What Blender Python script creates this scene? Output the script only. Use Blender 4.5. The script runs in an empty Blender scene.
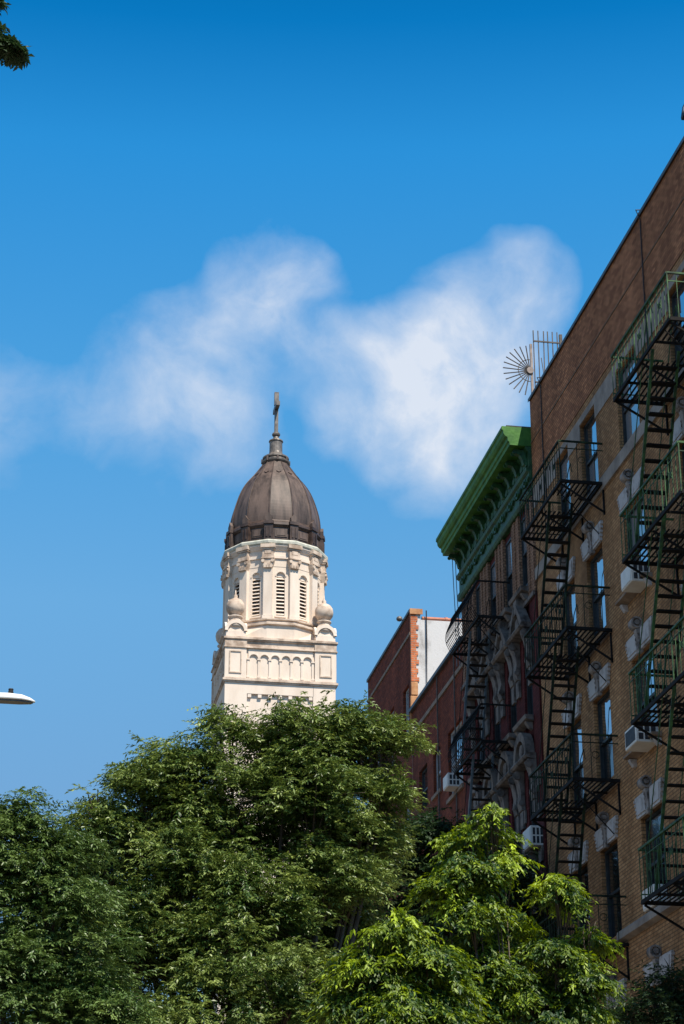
import bpy, bmesh, math, random
import numpy as np
from math import sin, cos, pi, radians as R
from mathutils import Vector, Matrix

random.seed(7)
S = bpy.context.scene
COL = S.collection

# ------------------------------------------------------------------ camera
PITCH, YAW = 22.563, 9.887
cd = bpy.data.cameras.new('camera')
cam = bpy.data.objects.new('camera', cd); COL.objects.link(cam)
cd.sensor_fit = 'VERTICAL'; cd.sensor_height = 36.0; cd.sensor_width = 24.0
cd.lens = 2077.0 / 1024.0 * 36.0
cd.clip_start = 0.1; cd.clip_end = 5000
cam.location = (0, 0, 1.6)
cam.rotation_euler = (R(90 + PITCH), 0, R(-YAW))
S.camera = cam
S.render.resolution_x = 684; S.render.resolution_y = 1024

# ------------------------------------------------------------------ light
SUN_EL, SUN_AZ = 57.0, 21.0          # azimuth measured from behind the camera towards +X
sd = bpy.data.lights.new('sun', 'SUN'); so = bpy.data.objects.new('sun', sd); COL.objects.link(so)
sd.energy = 5.0; sd.angle = R(0.53); sd.color = (1.0, 0.91, 0.78)
tosun = Vector((sin(R(SUN_AZ)) * cos(R(SUN_EL)), -cos(R(SUN_AZ)) * cos(R(SUN_EL)), sin(R(SUN_EL))))
so.rotation_euler = tosun.to_track_quat('Z', 'Y').to_euler()
so.location = (20, -40, 60)

vs = S.view_settings
vs.view_transform = 'Standard'; vs.look = 'None'; vs.gamma = 1.0; vs.exposure = 0.45
vs.use_curve_mapping = False

W = bpy.data.worlds.new('World'); S.world = W; W.use_nodes = True
wn, wl = W.node_tree.nodes, W.node_tree.links
wn.clear()
def N(t, nodes=wn, **k):
    n = nodes.new(t)
    for a, b in k.items(): setattr(n, a, b)
    return n
def lk(a, b, links=wl): links.new(a, b)
out = N('ShaderNodeOutputWorld'); bg = N('ShaderNodeBackground')
sky = N('ShaderNodeTexSky', sky_type='NISHITA', sun_disc=False)
sky.sun_elevation = R(SUN_EL); sky.sun_rotation = R(180 - SUN_AZ)
sky.air_density = 1.0; sky.dust_density = 0.4; sky.ozone_density = 3.0
bg.inputs['Strength'].default_value = 0.1
# deeper, polarised blue than the bare model; zenith and horizon dimmed to weaken fill
tc = N('ShaderNodeTexCoord')
sxyz = N('ShaderNodeSeparateXYZ'); lk(tc.outputs['Generated'], sxyz.inputs[0])
SKY_RAMP = [(0.0, (.55, .6, .65)), (.24, (.9, 1.2, 1.3)), (.342, (1.03, 1.72, 1.80)), (.44, (.66, 1.86, 2.15)), (.537, (.26, 1.78, 2.34)), (.587, (.03, 1.28, 1.92)), (.68, (.03, .55, .9)), (1.0, (.10, .35, .5))]
gr = N('ShaderNodeValToRGB'); els = gr.color_ramp.elements
for k, (p_, c_) in enumerate(SKY_RAMP):
    e = els[k] if k < 2 else els.new(p_)
    e.position = p_; e.color = (*[v / 2.5 for v in c_], 1)
lk(sxyz.outputs[2], gr.inputs['Fac'])
gs = N('ShaderNodeVectorMath', operation='SCALE'); lk(gr.outputs[0], gs.inputs[0]); gs.inputs['Scale'].default_value = 2.5 * 0.73
com = N('ShaderNodeVectorMath', operation='MULTIPLY'); lk(sky.outputs[0], com.inputs[0]); lk(gs.outputs[0], com.inputs[1])
# clouds: soft lobes around fixed compass directions, torn by noise; broad western ones, unseen, added as fill light
nz = N('ShaderNodeTexNoise'); nz.inputs['Scale'].default_value = 11.0; nz.inputs['Detail'].default_value = 8.0; nz.inputs['Roughness'].default_value = 0.6
nw = N('ShaderNodeTexNoise'); nw.inputs['Scale'].default_value = 14.0; nw.inputs['Detail'].default_value = 3.0
lk(tc.outputs['Generated'], nz.inputs['Vector']); lk(tc.outputs['Generated'], nw.inputs['Vector'])
wv = N('ShaderNodeVectorMath', operation='SUBTRACT'); lk(nw.outputs['Color'], wv.inputs[0]); wv.inputs[1].default_value = (.5, .5, .5)
ws = N('ShaderNodeVectorMath', operation='SCALE'); lk(wv.outputs[0], ws.inputs[0]); ws.inputs['Scale'].default_value = 0.05
wa = N('ShaderNodeVectorMath', operation='ADD'); lk(tc.outputs['Generated'], wa.inputs[0]); lk(ws.outputs[0], wa.inputs[1])
wnm = N('ShaderNodeVectorMath', operation='NORMALIZE'); lk(wa.outputs[0], wnm.inputs[0])
CLOUDS_AND_FILL = [(0.1166,0.8638,0.4902,0.0233,0.63),(0.1398,0.8690,0.4746,0.0233,0.67),(0.1284,0.8676,0.4804,0.0221,0.39),(0.1004,0.8743,0.4749,0.0233,0.41),(0.1142,0.8788,0.4634,0.0199,0.34),(0.0800,0.8824,0.4637,0.0233,0.37),(0.0929,0.8875,0.4514,0.0233,0.32),(0.0599,0.8920,0.4481,0.0266,0.39),(0.0455,0.9012,0.4311,0.0244,0.41),(0.0824,0.8972,0.4339,0.0249,0.28),(0.1056,0.8966,0.4302,0.0199,0.28),(0.0599,0.9069,0.4170,0.0255,0.30),(0.0960,0.9059,0.4125,0.0199,0.29),(0.2432,0.8405,0.4841,0.0183,0.39),(0.2098,0.8478,0.4871,0.0173,0.29),(0.2256,0.8421,0.4898,0.0144,0.23),(0.2296,0.8501,0.4740,0.0221,0.46),(0.2051,0.8616,0.4643,0.0241,0.78),(0.1899,0.8716,0.4519,0.0202,0.69),(0.1534,0.8858,0.4381,0.0210,0.98),(0.1783,0.8833,0.4336,0.0260,0.97),(0.2107,0.8736,0.4386,0.0299,0.92),(0.2405,0.8565,0.4567,0.0221,0.51),(0.2002,0.8885,0.4129,0.0289,0.83),(0.2231,0.8802,0.4188,0.0221,0.41),(0.1871,0.8972,0.3999,0.0183,0.46),(0.2111,0.8950,0.3929,0.0154,0.29),(-0.0084,0.9082,0.4184,0.0288,0.39),(0.0128,0.9111,0.4120,0.0221,0.29),(-0.0197,0.8983,0.4390,0.0277,0.57),(0.1500,0.9002,0.4089,0.0188,0.57),(0.1441,0.8940,0.4242,0.0133,0.40),(0.0822,0.9104,0.4055,0.0277,0.32),(0.1053,0.9037,0.4149,0.0221,0.29),(-0.7391,0.5370,0.4067,0.2700,1.10),(-0.8900,0.1251,0.4384,0.3700,1.20),(-0.8597,-0.3473,0.3746,0.3300,1.10),(-0.5567,-0.6634,0.5000,0.3000,0.90)]
acc = None
for (dx, dy, dz, rad, wt) in CLOUDS_AND_FILL:
    dt = N('ShaderNodeVectorMath', operation='DOT_PRODUCT'); lk(wnm.outputs[0], dt.inputs[0]); dt.inputs[1].default_value = (dx, dy, dz)
    mr = N('ShaderNodeMapRange', interpolation_type='SMOOTHSTEP'); lk(dt.outputs['Value'], mr.inputs['Value'])
    mr.inputs['From Min'].default_value = cos(rad * 1.75); mr.inputs['From Max'].default_value = cos(rad * 0.1)
    mr.inputs['To Min'].default_value = 0; mr.inputs['To Max'].default_value = wt
    if acc is None: acc = mr.outputs[0]
    else:
        a = N('ShaderNodeMath', operation='ADD'); lk(acc, a.inputs[0]); lk(mr.outputs[0], a.inputs[1]); acc = a.outputs[0]
mn = N('ShaderNodeMapRange'); lk(nz.outputs['Fac'], mn.inputs['Value'])
mn.inputs['From Min'].default_value = 0.30; mn.inputs['From Max'].default_value = 0.68
mn.inputs['To Min'].default_value = 0.50; mn.inputs['To Max'].default_value = 1.12
n3 = N('ShaderNodeTexNoise'); n3.inputs['Scale'].default_value = 34.0; n3.inputs['Detail'].default_value = 9.0; n3.inputs['Roughness'].default_value = 0.6
lk(wnm.outputs[0], n3.inputs['Vector'])
m3 = N('ShaderNodeMapRange'); lk(n3.outputs['Fac'], m3.inputs['Value'])
m3.inputs['From Min'].default_value = 0.30; m3.inputs['From Max'].default_value = 0.70; m3.inputs['To Min'].default_value = 0.66; m3.inputs['To Max'].default_value = 1.26
mm = N('ShaderNodeMath', operation='MULTIPLY'); lk(mn.outputs[0], mm.inputs[0]); lk(m3.outputs[0], mm.inputs[1]); mn = mm
ad = N('ShaderNodeMath', operation='MULTIPLY'); lk(acc, ad.inputs[0]); lk(mn.outputs[0], ad.inputs[1])
cf = N('ShaderNodeMapRange', interpolation_type='LINEAR'); lk(ad.outputs[0], cf.inputs['Value'])
cf.inputs['From Min'].default_value = 0.34; cf.inputs['From Max'].default_value = 2.3
cf.inputs['To Min'].default_value = 0.0; cf.inputs['To Max'].default_value = 0.92
mx = N('ShaderNodeMix', data_type='RGBA'); lk(cf.outputs[0], mx.inputs['Factor'])
lk(com.outputs[0], mx.inputs['A']); mx.inputs['B'].default_value = (5.6, 6.0, 6.7, 1)
lk(mx.outputs['Result'], bg.inputs['Color']); lk(bg.outputs[0], out.inputs['Surface'])

# ------------------------------------------------------------------ mesh helper
class MB:
    def __init__(s): s.v = []; s.f = []; s.xf = None
    def pt(s, p):
        if s.xf: p = s.xf(p)
        s.v.append(tuple(p)); return len(s.v) - 1
    def face(s, pts): s.f.append([s.pt(p) for p in pts]); return s
    def box(s, x0, x1, y0, y1, z0, z1):
        i = [s.pt(p) for p in ((x0,y0,z0),(x1,y0,z0),(x1,y1,z0),(x0,y1,z0),(x0,y0,z1),(x1,y0,z1),(x1,y1,z1),(x0,y1,z1))]
        for q in ((0,3,2,1),(4,5,6,7),(0,1,5,4),(1,2,6,5),(2,3,7,6),(3,0,4,7)): s.f.append([i[k] for k in q])
        return s
    def prism(s, poly, axis, a, b):
        """extrude a 2D polygon along an axis ('x': poly is (y,z); 'y': (x,z); 'z': (x,y))"""
        mk = {'x': lambda p, t: (t, p[0], p[1]), 'y': lambda p, t: (p[0], t, p[1]), 'z': lambda p, t: (p[0], p[1], t)}[axis]
        A = [s.pt(mk(p, a)) for p in poly]; B = [s.pt(mk(p, b)) for p in poly]; n = len(poly)
        s.f.append(A[::-1]); s.f.append(B)
        for k in range(n): s.f.append([A[k], A[(k+1) % n], B[(k+1) % n], B[k]])
        return s
    def tube(s, pts, r, n=6):
        pts = [Vector(p) for p in pts]; m = len(pts)
        rs = r if isinstance(r, (list, tuple)) else [r] * m
        prev = None; ring0 = None
        for k in range(m):
            d = (pts[min(k+1, m-1)] - pts[max(k-1, 0)]).normalized()
            if prev is None:
                u = d.orthogonal().normalized()
            else:
                u = (prev - d * prev.dot(d)).normalized()
            prev = u; w = d.cross(u)
            ring = [s.pt(pts[k] + (u * cos(2*pi*j/n) + w * sin(2*pi*j/n)) * rs[k]) for j in range(n)]
            if ring0 is None: s.f.append(ring[::-1])
            else:
                for j in range(n): s.f.append([ring0[j], ring0[(j+1) % n], ring[(j+1) % n], ring[j]])
            ring0 = ring
        s.f.append(ring0)
        return s
    def bar(s, p0, p1, w, h, up=(0, 0, 1)):
        p0, p1 = Vector(p0), Vector(p1); d = (p1 - p0).normalized(); up = Vector(up)
        a = d.cross(up)
        if a.length < 1e-4: a = d.cross(Vector((1, 0, 0)))
        a.normalize(); b = a.cross(d).normalized()
        c = [(-1,-1),(1,-1),(1,1),(-1,1)]
        A = [s.pt(p0 + a*(x*w/2) + b*(y*h/2)) for x, y in c]; B = [s.pt(p1 + a*(x*w/2) + b*(y*h/2)) for x, y in c]
        s.f.append(A[::-1]); s.f.append(B)
        for k in range(4): s.f.append([A[k], A[(k+1)%4], B[(k+1)%4], B[k]])
        return s
    def lathe(s, prof, c, n=24, phase=0.0, caps=True):
        prev = None
        for (r, z) in prof:
            ring = [s.pt((c[0] + r*cos(phase + 2*pi*j/n), c[1] + r*sin(phase + 2*pi*j/n), c[2] + z)) for j in range(n)]
            if prev is None:
                if caps: s.f.append(ring[::-1])
            else:
                for j in range(n): s.f.append([prev[j], prev[(j+1)%n], ring[(j+1)%n], ring[j]])
            prev = ring
        if caps: s.f.append(prev)
        return s
    def build(s, name, mat, parent=None, smooth=False, bevel=0.0, kind=None):
        o0 = ORG.get(parent.name, Vector((0, 0, 0))) if parent else Vector((0, 0, 0))
        bm = bmesh.new()
        vv = [bm.verts.new(Vector(p) - o0) for p in s.v]
        for f in s.f:
            try: bm.faces.new([vv[i] for i in f])
            except ValueError: pass
        bmesh.ops.recalc_face_normals(bm, faces=bm.faces)
        if bevel:
            bmesh.ops.bevel(bm, geom=[e for e in bm.edges if len(e.link_faces) == 2 and e.calc_face_angle(0) > 0.5], offset=bevel, segments=1, affect='EDGES', clamp_overlap=True)
        me = bpy.data.meshes.new(name); bm.to_mesh(me); bm.free()
        if smooth:
            me.polygons.foreach_set('use_smooth', [True] * len(me.polygons))
        me.materials.append(mat)
        o = bpy.data.objects.new(name, me); COL.objects.link(o)
        if parent: o.parent = parent; ORG[o.name] = o0
        if kind: o['kind'] = kind
        return o
ORG = {}
def thing(name, label, cat, loc=(0, 0, 0), group=None):
    o = bpy.data.objects.new(name, None); COL.objects.link(o); o.location = loc
    o.empty_display_size = 0.3
    ORG[o.name] = Vector(loc); o['label'] = label; o['category'] = cat
    if group: o['group'] = group
    return o
def tag(o, label, cat, group=None):
    o['label'] = label; o['category'] = cat
    if group: o['group'] = group
    return o
def copy_tree(o, parent=None):
    c = o.copy(); COL.objects.link(c)
    if parent: c.parent = parent
    for ch in list(o.children): copy_tree(ch, c)
    return c

# ------------------------------------------------------------------ materials
def mat(name):
    m = bpy.data.materials.new(name); m.use_nodes = True
    nt = m.node_tree; b = nt.nodes['Principled BSDF']
    return m, nt, b
def noisy(name, c1, c2, scale=3.0, rough=0.8, spec=0.25, metallic=0.0, detail=6.0, bump=0.0, bscale=30.0, streak=None, lo=0.35, hi=0.65):
    m, nt, b = mat(name); n = nt.nodes; l = nt.links
    t = n.new('ShaderNodeTexCoord'); mp = n.new('ShaderNodeMapping'); l.new(t.outputs['Object'], mp.inputs['Vector'])
    if streak: mp.inputs['Scale'].default_value = streak
    a = n.new('ShaderNodeTexNoise'); a.inputs['Scale'].default_value = scale; a.inputs['Detail'].default_value = detail; a.inputs['Roughness'].default_value = 0.6
    l.new(mp.outputs[0], a.inputs['Vector'])
    r = n.new('ShaderNodeValToRGB'); r.color_ramp.elements[0].position = lo; r.color_ramp.elements[1].position = hi
    r.color_ramp.elements[0].color = (*c1, 1); r.color_ramp.elements[1].color = (*c2, 1)
    l.new(a.outputs['Fac'], r.inputs['Fac']); l.new(r.outputs[0], b.inputs['Base Color'])
    b.inputs['Roughness'].default_value = rough; b.inputs['Specular IOR Level'].default_value = spec; b.inputs['Metallic'].default_value = metallic
    if bump:
        a2 = n.new('ShaderNodeTexNoise'); a2.inputs['Scale'].default_value = bscale; a2.inputs['Detail'].default_value = 4
        l.new(t.outputs['Object'], a2.inputs['Vector'])
        bp = n.new('ShaderNodeBump'); bp.inputs['Strength'].default_value = bump; bp.inputs['Distance'].default_value = 0.02
        l.new(a2.outputs['Fac'], bp.inputs['Height']); l.new(bp.outputs[0], b.inputs['Normal'])
    return m
def brick(name, c1, c2, mortar, stain=(0.35, 1.1), bw=0.205, bh=0.068, msize=0.010, bump=0.5, stainscale=0.7):
    m, nt, b = mat(name); n = nt.nodes; l = nt.links
    t = n.new('ShaderNodeTexCoord'); sp = n.new('ShaderNodeSeparateXYZ'); l.new(t.outputs['Object'], sp.inputs[0])
    ad = n.new('ShaderNodeMath'); ad.operation = 'ADD'; l.new(sp.outputs[0], ad.inputs[0]); l.new(sp.outputs[1], ad.inputs[1])
    cb = n.new('ShaderNodeCombineXYZ'); l.new(ad.outputs[0], cb.inputs[0]); l.new(sp.outputs[2], cb.inputs[1])
    bt = n.new('ShaderNodeTexBrick'); l.new(cb.outputs[0], bt.inputs['Vector'])
    bt.inputs['Scale'].default_value = 1.0; bt.inputs['Brick Width'].default_value = bw; bt.inputs['Row Height'].default_value = bh
    bt.inputs['Mortar Size'].default_value = msize; bt.inputs['Mortar Smooth'].default_value = 0.2; bt.inputs['Bias'].default_value = 0.0
    bt.inputs['Color1'].default_value = (*c1, 1); bt.inputs['Color2'].default_value = (*c2, 1); bt.inputs['Mortar'].default_value = (*mortar, 1)
    nz = n.new('ShaderNodeTexNoise'); nz.inputs['Scale'].default_value = stainscale; nz.inputs['Detail'].default_value = 8; nz.inputs['Roughness'].default_value = 0.65
    mp = n.new('ShaderNodeMapping'); mp.inputs['Scale'].default_value = (1.5, 1.5, 0.32); l.new(t.outputs['Object'], mp.inputs['Vector']); l.new(mp.outputs[0], nz.inputs['Vector'])
    mr = n.new('ShaderNodeMapRange'); l.new(nz.outputs['Fac'], mr.inputs['Value'])
    mr.inputs['From Min'].default_value = 0.3; mr.inputs['From Max'].default_value = 0.7
    mr.inputs['To Min'].default_value = stain[0]; mr.inputs['To Max'].default_value = stain[1]
    # patches of differently fired bricks
    n2 = n.new('ShaderNodeTexNoise'); n2.inputs['Scale'].default_value = 7.0; n2.inputs['Detail'].default_value = 3; l.new(cb.outputs[0], n2.inputs['Vector'])
    m2 = n.new('ShaderNodeMapRange'); l.new(n2.outputs['Fac'], m2.inputs['Value']); m2.inputs['From Min'].default_value = 0.3; m2.inputs['From Max'].default_value = 0.7
    m2.inputs['To Min'].default_value = 0.82; m2.inputs['To Max'].default_value = 1.18
    mu = n.new('ShaderNodeMath'); mu.operation = 'MULTIPLY'; l.new(mr.outputs[0], mu.inputs[0]); l.new(m2.outputs[0], mu.inputs[1])
    sc = n.new('ShaderNodeVectorMath'); sc.operation = 'SCALE'; l.new(bt.outputs['Color'], sc.inputs[0]); l.new(mu.outputs[0], sc.inputs['Scale'])
    l.new(sc.outputs[0], b.inputs['Base Color'])
    b.inputs['Roughness'].default_value = 0.9; b.inputs['Specular IOR Level'].default_value = 0.15
    bp = n.new('ShaderNodeBump'); bp.inputs['Strength'].default_value = bump; bp.inputs['Distance'].default_value = 0.012; bp.invert = True
    l.new(bt.outputs['Fac'], bp.inputs['Height']); l.new(bp.outputs[0], b.inputs['Normal'])
    return m
M = {}
M['tan'] = brick('tan_brick', (0.48, 0.27, 0.13), (0.33, 0.172, 0.08), (0.18, 0.11, 0.062), stain=(0.5, 1.2))
M['parapet'] = brick('parapet_brick', (0.54, 0.235, 0.115), (0.29, 0.12, 0.062), (0.15, 0.078, 0.046), stain=(0.6, 1.15), bw=0.21)
M['red'] = brick('dark_red_brick', (0.31, 0.078, 0.040), (0.17, 0.042, 0.024), (0.085, 0.038, 0.027), stain=(0.5, 1.15))
M['maroon'] = brick('maroon_painted_brick', (0.135, 0.034, 0.033), (0.092, 0.022, 0.022), (0.055, 0.016, 0.016), stain=(0.45, 1.15), msize=0.006)
M['brown'] = brick('brown_ribbed_brick', (0.40, 0.235, 0.15), (0.29, 0.16, 0.10), (0.12, 0.07, 0.05), stain=(0.5, 1.2), bw=0.11, bh=0.075)
M['orange'] = brick('orange_quoin_brick', (0.62, 0.19, 0.075), (0.50, 0.13, 0.05), (0.38, 0.26, 0.19), stain=(0.75, 1.15))
M['buff'] = noisy('buff_stone', (0.38, 0.17, 0.075), (0.55, 0.30, 0.15), scale=5)
M['greystone'] = noisy('grey_band_stone', (0.20, 0.17, 0.15), (0.34, 0.30, 0.265), scale=2.2, bump=0.2)
M['terracotta'] = noisy('white_terracotta', (0.22, 0.20, 0.19), (0.46, 0.44, 0.44), scale=4.5, rough=0.6, bump=0.3, bscale=18, lo=0.28, hi=0.5)
M['dirty'] = noisy('dirty_terracotta', (0.040, 0.031, 0.028), (0.18, 0.155, 0.14), scale=3.6, rough=0.8, bump=0.6, bscale=14, lo=0.33, hi=0.55)
M['keyst'] = noisy('weathered_keystone', (0.07, 0.058, 0.054), (0.30, 0.275, 0.265), scale=6, rough=0.8, bump=0.3, bscale=18, lo=0.33, hi=0.58)
M['sillstone'] = noisy('sill_stone', (0.17, 0.12, 0.09), (0.30, 0.24, 0.19), scale=5)
M['coping'] = noisy('coping_metal', (0.035, 0.035, 0.037), (0.08, 0.08, 0.082), scale=3, rough=0.5, spec=0.5)
M['roof'] = noisy('tar_roof', (0.05, 0.05, 0.05), (0.09, 0.085, 0.08), scale=2)
M['green'] = noisy('green_cornice_paint', (0.030, 0.125, 0.020), (0.075, 0.22, 0.036), scale=4, rough=0.6, spec=0.3, bump=0.4, bscale=9)
M['greendark'] = noisy('green_shaded_relief_paint', (0.006, 0.036, 0.013), (0.026, 0.105, 0.035), scale=6, rough=0.55, spec=0.4, bump=0.8, bscale=12)  # relief green, darkened further to carry the shade under the soffit
M['iron'] = noisy('green_black_iron', (0.010, 0.013, 0.011), (0.032, 0.062, 0.034), scale=5, rough=0.7, spec=0.15, lo=0.42, hi=0.7)
M['irongreen'] = noisy('green_painted_iron', (0.013, 0.028, 0.018), (0.062, 0.145, 0.05), scale=6, rough=0.6, spec=0.25)
M['ironblue'] = noisy('blue_grey_iron', (0.07, 0.10, 0.13), (0.14, 0.18, 0.21), scale=6, rough=0.5, spec=0.4)
M['ironblack'] = noisy('black_iron', (0.008, 0.008, 0.008), (0.02, 0.019, 0.02), scale=5, rough=0.75, spec=0.12)
M['rust'] = noisy('weathered_steel', (0.04, 0.032, 0.028), (0.11, 0.09, 0.078), scale=8, rough=0.6, spec=0.4)
M['galv'] = noisy('galvanised_post', (0.20, 0.155, 0.135), (0.36, 0.30, 0.27), scale=9, rough=0.6)
M['frame'] = noisy('window_frame_paint', (0.016, 0.022, 0.026), (0.04, 0.048, 0.055), scale=6, rough=0.5)
M['pale_frame'] = noisy('aluminium_frame', (0.30, 0.33, 0.36), (0.42, 0.45, 0.48), scale=6, rough=0.4, spec=0.5)
M['ac'] = noisy('off_white_case', (0.62, 0.62, 0.60), (0.74, 0.74, 0.72), scale=4, rough=0.5)
M['acdark'] = noisy('dark_grille', (0.02, 0.022, 0.03), (0.05, 0.052, 0.06), scale=20, rough=0.6)
M['white_wall'] = noisy('white_painted_brick', (0.28, 0.265, 0.25), (0.60, 0.59, 0.585), scale=2.4, bump=0.25, bscale=26, lo=0.25, hi=0.5, streak=(1, 1, 0.5))
M['tile'] = noisy('clay_coping_tile', (0.40, 0.15, 0.09), (0.56, 0.24, 0.16), scale=7)
M['lamp_white'] = noisy('lamp_white', (0.74, 0.74, 0.73), (0.8, 0.8, 0.79), scale=6, rough=0.35, spec=0.5)
M['lens'] = noisy('lamp_underside', (0.035, 0.037, 0.05), (0.10, 0.09, 0.075), scale=12, rough=0.3)
M['black'] = noisy('black_plastic', (0.012, 0.012, 0.013), (0.03, 0.03, 0.032), scale=10, rough=0.5)
M['bark'] = noisy('bark', (0.055, 0.042, 0.032), (0.12, 0.095, 0.072), scale=9, bump=0.6, streak=(1, 1, 0.25))
M['asphalt'] = noisy('asphalt', (0.042, 0.042, 0.044), (0.062, 0.061, 0.06), scale=14, bump=0.2)
M['paving'] = noisy('concrete_paving', (0.19, 0.155, 0.115), (0.24, 0.195, 0.145), scale=1.5)
M['earth'] = noisy('ground', (0.06, 0.06, 0.055), (0.09, 0.088, 0.08), scale=0.5)
# tower
M['lime'] = noisy('pale_limestone', (0.64, 0.53, 0.435), (0.77, 0.66, 0.56), scale=1.3, bump=0.2, bscale=8, lo=0.25, hi=0.6, streak=(1, 1, 0.3))
M['limeweather'] = noisy('weathered_limestone', (0.33, 0.245, 0.185), (0.64, 0.52, 0.42), scale=1.5, bump=0.3, bscale=6, lo=0.34, hi=0.56)
M['limedark'] = noisy('dark_stone', (0.085, 0.07, 0.06), (0.19, 0.16, 0.14), scale=2)  # darker stone for the core behind the louvres
M['patina'] = noisy('patina_flashing', (0.40, 0.42, 0.35), (0.62, 0.60, 0.52), scale=3)
M['copper'] = noisy('brown_copper', (0.030, 0.021, 0.018), (0.135, 0.095, 0.078), scale=2.2, rough=0.58, spec=0.4, metallic=0.0, streak=(1, 1, 0.14), lo=0.32, hi=0.62, bump=0.25, bscale=3)
M['copperdark'] = noisy('dark_copper', (0.035, 0.022, 0.018), (0.09, 0.058, 0.046), scale=2, rough=0.5, spec=0.5, metallic=0.2)
M['coppergrey'] = noisy('grey_copper', (0.075, 0.065, 0.057), (0.22, 0.19, 0.165), scale=3, rough=0.45, spec=0.5, metallic=0.15)

def glass(name, tint, rough=0.03, wav=0.012, met=0.0):
    m, nt, b = mat(name); n = nt.nodes; l = nt.links
    b.inputs['Base Color'].default_value = (*tint, 1); b.inputs['Roughness'].default_value = rough
    b.inputs['Specular IOR Level'].default_value = 0.8; b.inputs['IOR'].default_value = 1.6
    b.inputs['Coat Weight'].default_value = 0.7; b.inputs['Coat Roughness'].default_value = 0.02; b.inputs['Metallic'].default_value = met
    t = n.new('ShaderNodeTexCoord'); a = n.new('ShaderNodeTexNoise'); a.inputs['Scale'].default_value = 1.6; a.inputs['Detail'].default_value = 1
    l.new(t.outputs['Object'], a.inputs['Vector'])
    bp = n.new('ShaderNodeBump'); bp.inputs['Strength'].default_value = 1.0; bp.inputs['Distance'].default_value = wav
    l.new(a.outputs['Fac'], bp.inputs['Height']); l.new(bp.outputs[0], b.inputs['Normal']); l.new(bp.outputs[0], b.inputs['Coat Normal'])
    return m
M['glass'] = glass('window_glass', (0.40, 0.45, 0.50), met=0.92)
M['glassblind'] = glass('glass_over_blind', (0.20, 0.22, 0.25))
M['glassdark'] = glass('shaded_glass', (0.006, 0.007, 0.009), rough=0.2)

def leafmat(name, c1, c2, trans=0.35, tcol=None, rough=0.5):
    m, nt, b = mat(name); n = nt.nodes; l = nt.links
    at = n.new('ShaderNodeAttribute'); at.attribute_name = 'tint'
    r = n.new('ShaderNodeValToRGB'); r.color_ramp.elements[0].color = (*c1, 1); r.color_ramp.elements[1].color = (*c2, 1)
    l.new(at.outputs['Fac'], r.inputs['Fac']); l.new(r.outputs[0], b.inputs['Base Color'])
    b.inputs['Roughness'].default_value = rough; b.inputs['Specular IOR Level'].default_value = 0.5
    tr = n.new('ShaderNodeBsdfTranslucent'); mxs = n.new('ShaderNodeMixShader'); mxs.inputs[0].default_value = trans
    hs = n.new('ShaderNodeHueSaturation'); hs.inputs['Value'].default_value = 1.5; hs.inputs['Saturation'].default_value = 1.1; hs.inputs['Hue'].default_value = 0.49
    l.new(r.outputs[0], hs.inputs['Color']); l.new(hs.outputs[0], tr.inputs['Color'])
    l.new(b.outputs[0], mxs.inputs[1]); l.new(tr.outputs[0], mxs.inputs[2])
    l.new(mxs.outputs[0], n['Material Output'].inputs['Surface'])
    return m

# ------------------------------------------------------------------ ground
g = MB(); g.face([(-900,-900,0),(900,-900,0),(900,900,0),(-900,900,0)]); g.build('ground', M['earth'], kind='structure')
g = MB(); g.face([(-12,-300,.004),(-2.4,-300,.004),(-2.4,120,.004),(-12,120,.004)]); g.build('road', M['asphalt'], kind='structure')
g = MB(); g.box(-2.1, 11.9, -300, 120, 0.0, 0.13); g.build('pavement', M['paving'], kind='structure')
g = MB(); g.box(-2.4, -2.104, -300, 120, 0.0, 0.14); g.build('kerb', M['greystone'], kind='structure')

# ------------------------------------------------------------------ walls with openings
def facade(name, m, parent, X, y0, y1, z0, z1, ops, depth=0.16, back=None):
    """street wall facing -X at x=X with openings (ya,yb,za,zb); reveals go back by depth"""
    b = MB()
    ys = sorted({y0, y1} | {v for o in ops for v in o[:2] if y0 < v < y1})
    zs = sorted({z0, z1} | {v for o in ops for v in o[2:4] if z0 < v < z1})
    for i in range(len(ys)-1):
        for j in range(len(zs)-1):
            cy, cz = (ys[i]+ys[i+1])/2, (zs[j]+zs[j+1])/2
            if any(o[0] < cy < o[1] and o[2] < cz < o[3] for o in ops): continue
            b.face([(X,ys[i],zs[j]),(X,ys[i],zs[j+1]),(X,ys[i+1],zs[j+1]),(X,ys[i+1],zs[j])])
    for (ya, yb, za, zb) in ops:
        D = X + depth
        b.face([(X,ya,za),(D,ya,za),(D,ya,zb),(X,ya,zb)]); b.face([(X,yb,za),(X,yb,zb),(D,yb,zb),(D,yb,za)])
        b.face([(X,ya,zb),(D,ya,zb),(D,yb,zb),(X,yb,zb)]); b.face([(X,ya,za),(X,yb,za),(D,yb,za),(D,ya,za)])
    return b.build(name, m, parent)
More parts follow.
